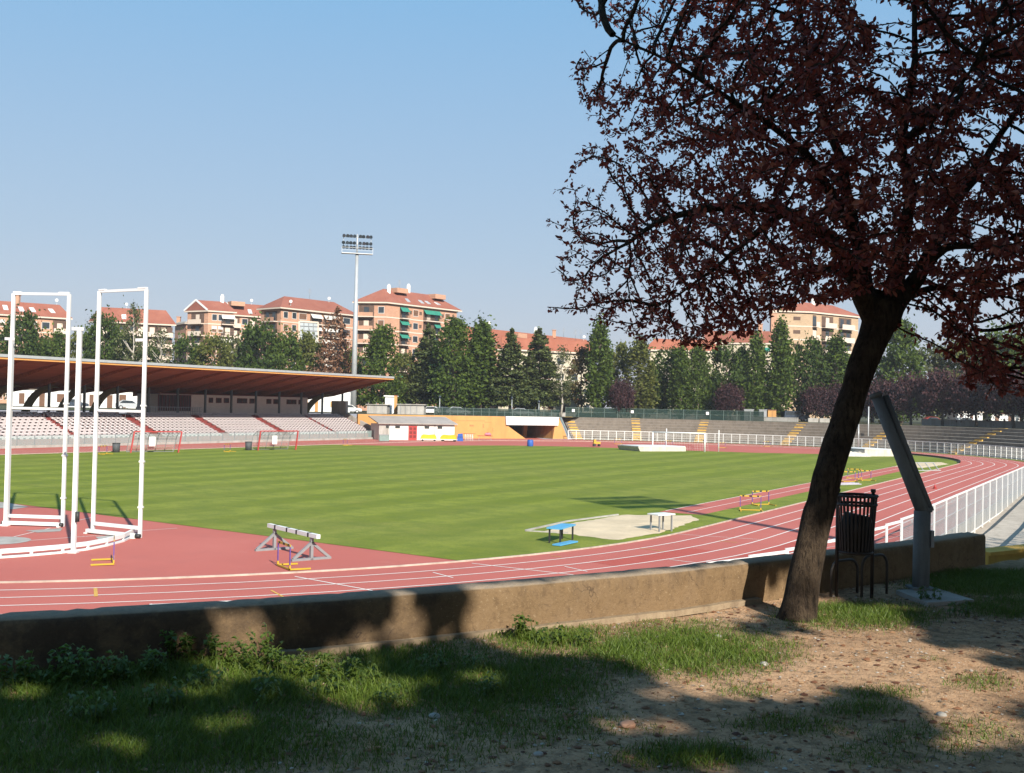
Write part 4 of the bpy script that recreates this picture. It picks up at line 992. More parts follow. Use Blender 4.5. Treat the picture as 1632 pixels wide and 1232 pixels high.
C = at(283, 519, 285.); building('small low brick house tucked left of the gabled block', P(279, 519, C.z), C, P(301, 516.5, C.z), ZG, 6, M_brick, M_concl, .5, [], [(.6, 2.0, 'B')], bits=(('chimney', .1, .3),), seed=14)
C = at(728, 544, 252.); building('long red roofed block stretching behind the cedars', P(724, 544, C.z), C, P(937, 563.3, C.z), ZG, 5, M_brick, M_tileo, 3.4,
    [], [(.1, 3., 'B'), (.3, 1.4, 'w'), (.5, 1.4, 'w'), (.7, 1.4, 'w'), (.9, 1.4, 'w')], bits=(('dish', .02, .4), ('white_chimney', .22, 0), ('dormer', .42, .4), ('white_chimney', .57, 0), ('chimney', .72, 0), ('aerial', .8, 0), ('aerial', .95, 0), ('dish', .97, .1)), seed=16)
C = at(800, 558.5, 237.); building('cream house with a broad orange tiled roof behind the birch', P(796, 558.5, C.z), C, P(948, 565.5, C.z), ZG, 4, M_cream, M_tileo, 2.6,
    [], [(.12, 1.5, 'w'), (.3, 1.5, 'w'), (.48, 1.8, 'w'), (.62, 1.8, 'w'), (.78, 1.5, 'w'), (.92, 1.5, 'w')], bits=(('aerial', .8, 0),), seed=18)
C = at(1042, 560, 235.); building('cream house with an orange hipped roof between the poplars', P(1036, 559.5, C.z), C, P(1142, 563, C.z), ZG, 4, M_cream, M_tileo, 2.4,
    [], [(.15, 1.4, 'w'), (.4, 3., 'B'), (.65, 1.4, 'w'), (.88, 1.4, 'w')], bits=(('white_chimney', .5, 0), ('dish', .8, .2)), seed=20)
C = at(1128, 548.5, 240.); building('cream block with a red roof just left of the tan tower block', P(1122, 548.3, C.z), C, P(1232, 549.5, C.z), ZG, 5, M_cream, M_tile, 2.6,
    [], [(.2, 1.4, 'w'), (.42, 3., 'B'), (.68, 1.4, 'w'), (.85, 3., 'g')], bits=(('white_chimney', .3, 0), ('chimney', .85, 0)), seed=22)
C = at(1290, 499, 240.); building('tan brick tower block with white balconies seen through the plum branches', P(1238, 497.5, C.z), C, P(1368, 507, C.z), ZG, 8, M_brickt, M_tile, 2.2,
    [(.62, 1.6, 's')], [(.10, 1.2, 'B'), (.36, 4.0, 'B'), (.72, 4.5, 'B')], bits=(('white_chimney', .3, 0),), seed=24)
tw = thing('brick_shaft', 'narrow brick stair shaft on the left edge of the tan tower block', 'shaft', at(1233, 660, 238.), 0)
p = at(1233, 499, 238.); MB().box((p.x, p.y, (p.z+ZG)/2), (1.3, 1.3, p.z-ZG)).build('wall', M_brick, tw, local=False); MB().box((p.x, p.y, p.z+.1), (1.6, 1.6, .2)).build('cap', M_band, tw, local=False)
# ---- low buildings at street level
def low(label, px0, px1, ytop, Y, wallm, roofm, wins=(), dpt=5., name='low_building', hr=.2, wm=None):
    a = at(px0, ytop, Y); b = at(px1, ytop, Y); h = a.z-ZG; L = b.x-a.x
    o = thing(name, label, 'building', (a.x, Y, ZG), 0)
    MB().box((L/2, dpt/2, h/2), (L, dpt, h)).build('wall', wallm, o); MB().box((L/2, dpt/2, h+hr/2+.003), (L+.5, dpt+.5, hr)).build('roof', roofm, o)
    for f0, f1, z0, z1 in wins: MB().box((L*(f0+f1)/2, -.02, (z0+z1)/2), (L*(f1-f0), .05, z1-z0)).build('window', wm or M_shut, o)
    return o
low('long white low house seen through the back of the grandstand', 20, 236, 620, 184., M_white, M_band, [(.05, .09, .4, 2.2), (.20, .24, 0, 2.3), (.33, .40, .8, 2.2), (.48, .51, 0, 2.2), (.57, .60, .2, 2.2), (.70, .74, 0, 2.2), (.79, .84, 0, 2.3)])
low('orange rendered shed between the white house and the changing room', 226, 251, 624, 182., M_orange, M_concl, [(.1, .2, .5, 2.)])
low('white and orange striped house front behind the right end of the grandstand', 478, 560, 622, 196., M_white, M_orange, [(.1, .16, 0, 2.2), (.3, .36, 0, 2.2), (.6, .75, .9, 1.9)], hr=.7, wm=M_orange)
low('grey metal container left of the white kiosk', 585, 617, 645, 183., M_concl, M_concl, [(.45, .47, .1, 1.9), (.05, .07, .1, 1.9), (.75, .77, .1, 1.9)], 4, 'container', .12, M_grey)
low('white kiosk with an orange corner pillar', 614, 629, 632, 189., M_white, M_white, (), 4, 'kiosk')
low('grey garage with wide doors above the storage building', 634, 676, 645, 183., M_concl, M_concl, [(.3, .32, .1, 1.8), (.48, .50, .1, 1.8), (.1, .12, .1, 1.8), (.7, .72, .1, 1.8)], 4, 'garage', .15, M_grey)
p = at(630.5, 645, 186.); o = thing('orange_pillar', 'orange painted pillar at the corner of the white kiosk', 'pillar', (p.x, 186, ZG), 0); MB().box((0, 0, 1.55), (.5, .5, 3.1)).build('shaft', M_orange, o); MB().box((0, 0, 3.15), (.6, .6, .1)).build('cap', M_tile, o)
low('low white house glimpsed under the plum trees, its porch roof pale', 1526, 1566, 657, 205., M_white, M_band, [(.1, .2, 0, 2), (.5, .62, 0, 2)])
low('low white house at the right edge under the plum trees', 1580, 1640, 659, 210., M_white, M_tile, [(.1, .2, .6, 2), (.45, .6, 0, 2), (.75, .85, .6, 2)])
low('pale garden house behind the poplars, below the cream block', 1118, 1140, 634, 216., M_cream, M_band, [(.2, .35, 0, 2.2), (.6, .8, .8, 2.2)])
low('pale low house behind the birch trunk', 868, 925, 636, 214., M_cream, M_tile, [(.1, .25, 0, 2), (.5, .7, 0, 2.2)])
low('pinkish low house front between the poplar trunks', 1010, 1040, 637, 222., mat('pink_render', (.52, .34, .26), .9, .1, .5), M_tile, [(.2, .4, .5, 2.)])
for i, (px0, px1, m, lab) in enumerate(((1185, 1200, M_grey, 'grey metal cabinet left of the orange cabinet'), (1209, 1221, M_grey, 'narrow grey cabinet touching the orange cabinet'), (1223, 1236, M_orange, 'orange cabinet at the top of the concrete bleachers'))):
    a = at(px0, 660, 199.); b = at(px1, 660, 199.); o = thing('cabinet', lab, 'cabinet', ((a.x+b.x)/2, 199, ZG), 0); L = b.x-a.x
    MB().box((0, 0, 1.0), (L, 1, 2.)).build('body', m, o); MB().box((0, 0, 2.06), (L+.15, 1.15, .12)).build('top', m if i < 2 else M_shut, o); MB().box((0, -.515, 1.), (.04, .02, 1.7)).build('door_gap', M_dark, o)
# ---- street level fences
k_ = NT('green_fence_mesh'); pb = k_.principled((.018, .042, .034), .7, .2); tr = k_.n('ShaderNodeBsdfTransparent'); mx = k_.n('ShaderNodeMixShader'); mx.inputs[0].default_value = .66; k_.l(tr.outputs[0], mx.inputs[1]); k_.l(pb, mx.inputs[2]); M_gmesh = k_.done(mx.outputs[0])
M_gpost = mat('green_grey_post', (.10, .14, .125), .6)
def street_fence(label, pts, h, z=ZG):
    o = thing('green_fence', label, 'fence', pts[0], 0)
    for a, b in zip(pts, pts[1:]):
        MB().beam((a.x, a.y, z), (a.x, a.y, z+h+.08), .07).build('post', M_gpost, o, local=False)
        MB().beam((a.x, a.y, z+h/2), (b.x, b.y, z+h/2), .03, h-.1).build('mesh_panel', M_gmesh, o, local=False)
        MB().beam((a.x, a.y, z+h), (b.x, b.y, z+h), .05, .05).beam((a.x, a.y, z+h*.55), (b.x, b.y, z+h*.55), .04, .04).build('rail', M_gpost, o, local=False)
    return o
street_fence('dark green mesh fence along the top of the orange retaining wall', [wp(693+ (893-693)*i/16, ZG, .4) for i in range(17)], 1.25)
fb = street_fence('green mesh fence along the top edge of the concrete bleachers', [onring(arcF(a), 56.8, ZG) for a in np.arange(129, 92.5, -2.4)], 1.75)
for px in (913, 1007, 1127):
    a = far_angle(px, 56.7); p = onring(arcF(a), 56.65, ZG+1.2); o = thing('notice_board', {913: 'small white notice on the green fence near the green drain pipe', 1007: 'white square notice on the green fence above the second yellow stair', 1127: 'small white notice on the green fence left of the grey cabinets'}[px], 'notice', p, 0)
    MB().box((0, 0, 0), (.5, .03, .5)).build('board', M_white, o); MB().box((0, .015, 0), (.54, .02, .54)).build('frame', M_grey, o)
def lowwall(label, a0, a1, R, h, m):
    LW = [onring(arcF(a), R, ZG) for a in np.arange(a0, a1, -3.)]; o = thing('low_wall', label, 'wall', LW[len(LW)//2], 0); mb = MB(); cp = MB()
    for a, b in zip(LW, LW[1:]): mb.beam((a.x, a.y, ZG+h/2), (b.x, b.y, ZG+h/2), .25, h); cp.beam((a.x, a.y, ZG+h+.04), (b.x, b.y, ZG+h+.04), .35, .08)
    mb.build('wall', m, o, local=False); cp.build('coping', M_concl, o, local=False)
lowwall('long low pale wall behind the plum trees on the right', 70, -20, 66, 1.0, M_concl); lowwall('low pale wall behind the green fence across the street', 140, 88, 64, .7, M_concl)
for i in range(2):
    a = at(1287+18*i, 671, 196.); b = at(1304+18*i, 671, 196.); o = thing('concrete_block', ('left', 'right')[i]+' one of two pale concrete blocks beside the dark van', 'block', ((a.x+b.x)/2, 196, ZG), 0); MB().box((0, 0, .35), (b.x-a.x-.1, .6, .7)).build('block', M_concl, o); MB().box((0, 0, .72), (b.x-a.x-.25, .45, .06)).build('cap', M_concl, o)
# ---- slim street lamps, cars
def street_lamp(px, py, Y, label):
    a = at(px, py, Y); o = thing('street_lamp', label, 'street lamp', (a.x, Y, ZG), 0); h = a.z-ZG
    MB().tube([(0, 0, 0), (0, 0, h)], [.08, .05], 8).build('pole', M_galv, o); MB().tube([(0, 0, h), (0, 0, h+.28)], [.16, .22], 8).tube([(0, 0, h+.28), (0, 0, h+.42)], [.26, .05], 8).build('lamp_head', M_car_dark, o)
street_lamp(701, 634, 186., 'slim street lamp with a blue head behind the storage building'); street_lamp(816, 636, 187., 'slim street lamp standing above the white underpass beam'); street_lamp(859, 642, 187., 'plain pale post right of the underpass street lamp')
def car(label, px, Y, rz, m, van=False):
    a = at(px, 660, Y); o = thing('parked_car' if not van else 'parked_van', label, 'van' if van else 'car', (a.x, Y, ZG), rz)
    L, W_ = (4.1, 1.68) if not van else (4.9, 1.9)
    if van: P1 = [(-L/2, .35), (L/2, .35), (L/2, .95), (L/2-.9, 1.15), (L/2-1.5, 1.95), (-L/2+.1, 1.98), (-L/2, 1.2)]; cab = [(-L/2+.25, 1.2), (L/2-1.1, 1.2), (L/2-1.6, 1.85), (-L/2+.3, 1.88)]
    else: P1 = [(-L/2, .32), (L/2, .32), (L/2+.02, .62), (L/2-.15, .8), (L/2-1.0, .92), (L/2-1.65, 1.38), (-L/2+1.0, 1.44), (-L/2+.25, .98), (-L/2, .9)]; cab = [(-L/2+.55, .95), (L/2-1.2, .95), (L/2-1.72, 1.32), (-L/2+1.05, 1.37)]
    MB().slab([(x, -W_/2, z) for x, z in P1], (0, 1, 0), W_).build('body', m, o)
    for y in (-W_/2-.012, W_/2+.002): MB().slab([(x, y, z) for x, z in cab], (0, 1, 0), .01).build('window', M_glass, o)
    for x in (-L/2+.75, L/2-.8):
        for y in (-W_/2-.01, W_/2-.15):
            w_ = MB().tube([(x, y, .31), (x, y+.16, .31)], .31, 12).build('wheel', M_tyre, o); MB().tube([(x, y-.008, .31), (x, y+.168, .31)], .18, 10).build('rim', M_alum, w_)
    for y in (-W_/2+.25, W_/2-.25): MB().box((L/2-.02, y, .68), (.08, .28, .14)).build('headlight', M_alum, o)
    return o
car('silver car parked between two trunks above the orange wall', 730, 186., .1, M_car_silver); car('dark car parked left of the silver one above the orange wall', 709, 190., .1, M_car_dark)
car('white car parked beside the grey garage', 684, 189., math.pi, M_car_white); car('pale car beyond the green fence over the underpass', 832, 196., 0, M_car_silver)
car('white car behind the stand end column', 556, 184., .3, M_car_white); car('dark car beyond the left columns of the grandstand', 118, 166., .4, M_car_dark); car('silver car beyond the columns behind the right cage gate', 206, 168., .4, M_car_silver)
car('dark van parked right of the orange cabinet', 1268, 202., .1, M_car_dark, True); car('white car glimpsed between trunks left of the purple shrub', 975, 212., .1, M_car_white); car('red car under the plum trees', 1488, 208., 0, M_car_red); car('silver car under the right plum trees', 1540, 199., 0, M_car_silver)
# ================================================================ trees beyond the stadium
def leaf_cards(C, size, up=.3, flat=0.):
    """one small bent leaf clump (two triangles) at each centre"""
    N = len(C); a = rng.normal(size=(N, 3)); a[:, 2] = a[:, 2]*(1-flat)+0; a /= np.linalg.norm(a, axis=1)[:, None]
    b = rng.normal(size=(N, 3)); b[:, 2] *= (1-flat); b -= a*(a*b).sum(1)[:, None]; b /= np.linalg.norm(b, axis=1)[:, None]
    n = np.cross(a, b); s = size*rng.uniform(.6, 1.35, N)[:, None]
    V = np.empty((N, 4, 3)); V[:, 0] = C-a*s*.6; V[:, 1] = C+b*s*.42+n*s*.12; V[:, 2] = C+a*s*.6; V[:, 3] = C-b*s*.42+n*s*.12
    return V.reshape(-1, 3), np.arange(N*4).reshape(N, 4)
def crown_pts(kind, h, w_, N):
    """leaf centres of a crown of height h and width w_, gathered in clumps"""
    P_ = []; K = {'poplar': 130, 'cone': 110, 'round': 85, 'cedar': 0, 'birch': 40, 'brown': 0, 'plum': 70}[kind]
    if kind in ('cedar', 'brown'):
        T = 15 if kind == 'cedar' else 17
        for i in range(T):
            f = i/(T-1); z = h*(.16+.82*f); R = w_/2*(1-f)**.62*(1.0 if kind == 'cedar' else .9)+.25; m = int(5+6*(1-f)); a0 = rng.uniform(0, 6)
            for j in range(m):
                an = a0+2*math.pi*j/m+rng.normal()*.35; r = R*rng.uniform(.62, 1.15); zj = rng.normal()*.30; q = int(N/(T*6.2)*(1.5-f))
                t = rng.uniform(.12, 1, q)**.75; lat = rng.normal(size=q)*.20*R*(.35+t*.8)
                x = np.cos(an)*r*t-np.sin(an)*lat; y = np.sin(an)*r*t+np.cos(an)*lat; droop = (.22 if kind == 'cedar' else -.12)
                zz = z+zj-droop*r*t**2*.55+rng.normal(size=q)*.20+.1*r*t
                P_.append(np.stack([x, y, zz], 1))
        return np.concatenate(P_)
    for _ in range(K):
        if kind == 'poplar': f = rng.uniform(.0, 1)**.85; z = h*(.10+.84*f); an0 = 0; R = w_/2*min(1, (f/.22+.40))*(1-f**5)**.6*(1-.25*f)*.92
        elif kind == 'cone': f = rng.uniform(0, 1)**1.05; z = h*(.08+.86*f); R = w_/2*(1-f**2.2)**.62*min(1, .6+f*2.5)*.94
        elif kind == 'plum': f = rng.uniform(0, 1); z = h*(.36+.62*f); R = w_/2*math.sqrt(max(0, 1-(1.6*f-.6)**2*.95))*.95
        elif kind == 'birch': f = rng.uniform(0, 1); z = h*(.2+.78*f); R = w_/2*math.sin(math.pi*min(1, .15+f*.82))*.95
        else: f = rng.uniform(0, 1); z = h*(.12+.85*f); R = w_/2*math.sqrt(max(0, 1-(2*f*.93-.93)**2))*.95
        an = rng.uniform(0, 2*math.pi); r = R*math.sqrt(rng.uniform(.25, 1)); c = np.array([math.cos(an)*r, math.sin(an)*r, z]); q = N//K
        s = w_*.085*rng.uniform(.6, 1.3); sz = s*(2.6 if kind == 'poplar' else 1.0)
        if kind == 'poplar': z -= sz*.8*f
        P_.append(c+rng.normal(size=(q, 3))*np.array([s, s, sz]))
    A = np.concatenate(P_); return A[A[:, 2] > .02*h]
KINDS = {  # kind: crown, leaves, trunk, width, height, count, leaf size
 'poplar': (L_green, M_barkf, 4.0, 14, 5600, .38), 'poplarb': (L_olive, M_barkf, 4.2, 14, 4600, .34), 'cone': (L_green, M_barkf, 7., 14, 6500, .40), 'round': (L_dark, M_barkf, 7.5, 12, 5600, .44), 'roundb': (L_green, M_barkf, 7.5, 12, 5200, .44),
 'olive': (L_olive, M_barkf, 7, 12, 4200, .42), 'cedar': (L_con, M_barkf, 7.5, 14, 9500, .42), 'brown': (L_brown, M_barkf, 8., 13, 3000, .30), 'birch': (L_pale, M_barkw, 5, 12, 1300, .30), 'brownish': (mat_brownish := leaf_mat('autumn_leaves', (.07, .05, .018), (.17, .12, .045), (.2, .13, .03), .3), M_barkf, 5.5, 11, 2600, .36),
 'plum': (L_plum, M_barkf, 7.5, 6.2, 4600, .34), 'pale': (L_pale, M_barkf, 7., 12, 4000, .42)}
SHAPE = {'poplar': 'poplar', 'poplarb': 'poplar', 'cone': 'cone', 'round': 'round', 'roundb': 'round', 'olive': 'round', 'cedar': 'cedar', 'brown': 'brown', 'birch': 'birch', 'brownish': 'birch', 'plum': 'plum', 'pale': 'round'}
NAMES = {'poplar': 'poplar_tree', 'poplarb': 'poplar_tree', 'cone': 'broadleaf_tree', 'round': 'broadleaf_tree', 'roundb': 'broadleaf_tree', 'olive': 'broadleaf_tree', 'cedar': 'cedar_tree', 'brown': 'conifer_tree', 'birch': 'birch_tree', 'brownish': 'broadleaf_tree', 'plum': 'plum_tree', 'pale': 'broadleaf_tree'}
PROTO = {}
def tree_proto(kind, var):
    lm, bm_, w_, h, N, ls = KINDS[kind]; shp = SHAPE[kind]
    V, F = leaf_cards(crown_pts(shp, h, w_, N), ls, flat=.6 if shp == 'cedar' else 0.)
    mb = MB(); tr = {'plum': .20, 'birch': .16}.get(shp, .26); top = h*(.97 if shp in ('cedar', 'brown', 'birch', 'poplar') else .8)
    bend = [Vector((rnd.uniform(-.2, .2), rnd.uniform(-.2, .2), 0)) for _ in range(5)]
    pts = [Vector((0, 0, 0))]+[bend[i]+Vector((0, 0, top*(i+1)/5)) for i in range(5)]
    mb.tube(pts, [tr*1.25, tr, tr*.85, tr*.6, tr*.35, .03], 8)
    for i in range(16 if shp in ('plum', 'birch', 'brown') else 9):
        f = rnd.uniform(.28 if shp == 'plum' else .2, .85); z = top*f; a = rnd.uniform(0, 6.28); r = w_*.42*(1-f*.6); up = h*(.22 if shp in ('poplar',) else .12) if shp != 'brown' else .1
        if shp == 'poplar': r *= .6
        mb.tube([(0, 0, z), (math.cos(a)*r*.5, math.sin(a)*r*.5, z+up*.45), (math.cos(a)*r, math.sin(a)*r, z+up)], [tr*.4, tr*.25, .03], 5)
    return (V, F, mb)
def far_tree(kind, px, wpx, ytop, Y, label, group='trees beyond the stadium', z0=ZG, var=None):
    v = rnd.randrange(2) if var is None else var
    lm, bm_, w_, h, N, ls = KINDS[kind]
    top = at(px, ytop, Y); X = at(px, 655, Y).x; H_ = top.z-z0; sx = wpx*Y/FPX/w_; sz = H_/h
    key = (kind, v)
    if key not in PROTO:
        V, F, mb = tree_proto(kind, v)
        o = thing(NAMES[kind], label, 'tree', (X, Y, z0), rnd.uniform(0, 6.28), group)
        mb.build('trunk', bm_, o); raw_mesh('crown', V, F, lm, o); PROTO[key] = o
    else:
        o = copy_tree(PROTO[key]); o['label'] = label; o['group'] = group
    o.location = (X, Y, z0); o.rotation_euler = (0, 0, rnd.uniform(0, 6.28)); o.scale = (sx, sx, sz)
    return o
TREES = [
 ('round', 30, 66, 503, 206, 'dark bushy tree behind the leftmost cage post'), ('roundb', 84, 58, 531, 210, 'green rounded tree inside the left cage gate, right of the dark one'), ('olive', 128, 52, 527, 213, 'olive tree right of the left cage gate, in the gap between gates'),
 ('round', 163, 60, 505, 209, 'dark tree behind the left post of the right cage gate'), ('birch', 208, 52, 484, 205, 'tall thin airy tree with a wispy top inside the right cage gate'), ('olive', 190, 60, 524, 214, 'olive tree under the thin wispy one, inside the right gate'), ('birch', 254, 56, 524, 207, 'sparse pale tree right of the right cage gate'),
 ('round', 296, 52, 536, 209, 'small dark tree below the pointed gable'), ('olive', 336, 62, 533, 205, 'sunlit olive tree below the gable, left of the big dark one'), ('pale', 372, 52, 540, 212, 'paler tree behind the sunlit olive one'), ('round', 412, 70, 513, 206, 'big dark round tree below the long hipped roof'), ('roundb', 452, 62, 528, 209, 'green tree right of the big dark round one'),
 ('olive', 492, 50, 534, 212, 'small light green tree left of the dead conifer'), ('brown', 533, 92, 492, 203, 'dead reddish brown conifer left of the floodlight mast'), ('cone', 607, 74, 518, 203, 'large dense green tree just right of the floodlight mast'), ('olive', 645, 54, 566, 209, 'low olive tree between the dense tree and the tiered conifer'), ('cedar', 680, 78, 520, 208, 'tiered conifer in front of the tall brick block'),
 ('cone', 722, 78, 505, 200, 'tall green tree with a pointed crown below the right edge of the tall brick block'), ('poplar', 765, 62, 515, 201, 'dark upright tree right of the pointed crown'), ('cedar', 768, 62, 516, 208, 'bluish conifer behind the dark upright tree'), ('cedar', 813, 76, 527, 200, 'left one of two sunlit cedars above the underpass'), ('cedar', 857, 80, 525, 203, 'right one of two cedars, darker, above the underpass'),
 ('birch', 894, 50, 552, 202, 'birch with a pale trunk in front of the cream house'), ('brownish', 926, 48, 556, 206, 'brownish thin tree between the birch and the poplar'), ('poplar', 954, 46, 514, 201, 'slender leaning poplar standing above all its neighbours'), ('olive', 985, 44, 550, 209, 'olive tree right of the slender poplar'), ('poplarb', 1018, 56, 538, 204, 'broad olive poplar right of the small purple shrub'),
 ('round', 1062, 56, 558, 208, 'dark round tree in front of the orange hipped roof'), ('poplar', 1084, 40, 556, 203, 'thin poplar right of the dark round tree'), ('cone', 1112, 50, 548, 204, 'green poplar left of the gap with cream wall'), ('round', 1156, 56, 546, 205, 'dark broad tree right of the gap with cream wall'), ('poplar', 1182, 36, 556, 207, 'narrow green poplar behind the broad dark tree'), ('poplar', 1203, 42, 536, 204, 'green poplar left of the tan tower block'), ('poplar', 1242, 44, 515, 203, 'tall poplar in front of the tan tower block'),
 ('round', 1288, 62, 544, 205, 'dark tree below the white balconies of the tan tower block'), ('poplar', 1332, 52, 538, 204, 'poplar touching the left side of the plum trunk'), ('pale', 1310, 50, 560, 214, 'pale tree behind the dark one near the plum trunk'), ('cone', 1436, 74, 508, 208, 'large poplar right of the plum trunk'), ('pale', 1482, 76, 552, 216, 'hazy pale green tree right of the large poplar'), ('olive', 1534, 86, 540, 214, 'olive green tree above the row of plum trees'), ('roundb', 1598, 92, 520, 212, 'tall green tree at the right edge above the plum trees'), ('pale', 1565, 80, 556, 222, 'pale tree between the olive and the tall green one'), ('olive', 1390, 60, 560, 214, 'tree behind the plum trunk, its crown on both sides'), ('round', 1650, 90, 540, 210, 'dark tree cut off by the right edge'),
 ('olive', 56, 46, 540, 216, 'low tree between the first two behind the left cage gate'), ('round', 232, 46, 548, 216, 'low dark tree at the right post of the right gate'), ('roundb', 560, 46, 560, 214, 'low tree at the foot of the floodlight mast'),
 ('round', 1040, 48, 590, 216, 'low dark tree behind the broad olive poplar'), ('round', 1130, 50, 596, 218, 'low dark tree filling the gap behind the green poplar'), ('round', 1222, 50, 590, 216, 'low dark tree between the two poplars left of the tower block'), ('round', 905, 50, 610, 219, 'low dark tree behind the birch trunk'), ('olive', 838, 50, 600, 216, 'low olive tree behind the two cedars'), ('roundb', 745, 60, 590, 214, 'low green tree behind the pointed tree'), ('olive', 640, 60, 610, 216, 'low scrub tree behind the grey garage'),
]
for t in TREES: far_tree(t[0], t[1], t[2], t[3], t[4], t[5])
PL = [(990, 40, 612, 198, 'small purple shrub tree left of the broad olive poplar'), (1164, 46, 618, 199, 'small purple tree behind the grey cabinets'), (1300, 50, 622, 200, 'purple tree behind the dark van'), (1338, 44, 618, 199, 'purple tree at the left edge of the leaning trunk'), (1404, 64, 612, 190, 'purple plum at the left end of the row beyond the bent lamp post'), (1452, 70, 606, 184, 'second purple plum of the row beyond the bent lamp post'), (1502, 72, 600, 178, 'third purple plum of the row, on the right'), (1556, 78, 603, 172, 'fourth purple plum of the row, above the last yellow stair'), (1616, 90, 597, 165, 'rightmost purple plum of the row, at the photo edge'), (1690, 95, 592, 156, 'purple plum just past the right edge')]
for px, w_, yt, Y, lab in PL: far_tree('plum', px, w_, yt, Y, lab, 'small purple plum trees round the stadium')
# ================================================================ the near terrace: earth, low wall, grass
NCx, NCy = st(0, -42.2).x, st(0, -42.2).y
def sm(x): x = min(1, max(0, x)); return x*x*(3-2*x)
def blob(px, py, L):
    v = 0
    for cx, cy, rx, ry, k in L: v = max(v, k*sm(1.35-math.hypot((px-cx)/rx, (py-cy)/ry)) if True else 0)
    return v
GRASS = [(250, 1105, 420, 70, 1), (150, 1185, 380, 90, .95), (640, 1095, 320, 62, 1), (1080, 1048, 180, 42, 1), (880, 1025, 110, 26, .8), (560, 1205, 260, 40, .55), (1370, 988, 130, 24, .75), (1090, 998, 90, 10, .25), (800, 1165, 200, 36, .45), (1090, 1218, 130, 26, .9), (1400, 1112, 70, 12, .5), (1370, 1140, 80, 16, .5), (1560, 1095, 60, 14, .4), (1270, 1165, 110, 20, .4), (1490, 1185, 140, 34, .32), (1180, 1108, 50, 14, .3), (1400, 1210, 90, 25, .3), (1580, 925, 150, 34, 1), (1600, 970, 80, 18, .5)]
def gdens(x, y):
    px, py = proj(x, y, ZG)
    n1 = noise.noise(Vector((x*1.1, y*1.1, 3.)))*.5+noise.noise(Vector((x*3.1, y*3.1, 9.)))*.35
    d = blob(px, py, GRASS); return max(0, min(1, d*(.85+1.0*n1)+(.10 if n1 > .32 else 0)))
def hz(x, y): v = Vector((x, y, 0)); return ZG+.028+.030*noise.noise(v*.7)+.014*noise.noise(v*2.3)+.006*noise.noise(v*7)
WF = [P(-420, 1130, ZG), P(-200, 1118, ZG), P(0, 1089, ZG), P(260, 1068, ZG), P(540, 1044, ZG), P(810, 1015, ZG), P(1080, 983, ZG), P(1190, 966, ZG), P(1306, 950, ZG), P(1457, 925, ZG), P(1571, 904, ZG)]
def wall_y(x):                                # where the wall's front foot is, for a given X
    for a, b in zip(WF, WF[1:]):
        if a.x <= x <= b.x: return a.y+(b.y-a.y)*(x-a.x)/(b.x-a.x)
    return WF[-1].y+(x-WF[-1].x)*.95 if x > 0 else WF[0].y
def m_earth():
    n = NT('dry_earth'); c = n.coord(); a = n.noise(c, .8, 5, .65); b = n.noise(c, 9, 5, .75); d = n.noise(c, 60, 3, .7)
    k = n.ramp(a, [(.3, (.33, .20, .115)), (.5, (.50, .315, .185)), (.7, (.62, .41, .255))])
    k = n.mix(n.ramp(b, [(.35, (.7, .7, .7)), (.55, (0, 0, 0))]), k, (.10, .070, .045)); k = n.mix(n.ramp(d, [(.60, (0, 0, 0)), (.72, (.8, .8, .8))]), k, (.62, .50, .36)); k = n.mix(n.ramp(d, [(.28, (.8, .8, .8)), (.40, (0, 0, 0))]), k, (.11, .075, .05))
    at_ = n.n('ShaderNodeAttribute'); at_.attribute_name = 'moss'
    k = n.mix(n.math('MULTIPLY', at_.outputs['Fac'], .75), k, (.060, .062, .026))
    return n.done(n.principled(k, .97, .1, bump=n.math('ADD', b, d), bstr=.6, bdist=.02))
xs = np.arange(-6.2, 9.01, .07); ys = np.arange(2.4, 14.6, .07); idx = {}; V = []; F = []; moss = []
for i, x in enumerate(xs):
    wy = wall_y(x)
    for j, y in enumerate(ys):
        if y < wy+.06: idx[i, j] = len(V); V.append((x, y, hz(x, y))); moss.append(gdens(x, y))
for (i, j) in list(idx):
    q = [(i, j), (i+1, j), (i+1, j+1), (i, j+1)]
    if all(k in idx for k in q): F.append([idx[k] for k in q])
o = raw_mesh('terrace_earth', V, F, m_earth()); structure(o)
at_ = o.data.attributes.new('moss', 'FLOAT', 'POINT'); at_.data.foreach_set('value', np.array(moss, np.float32)); o.data.polygons.foreach_set('use_smooth', np.ones(len(F), bool))
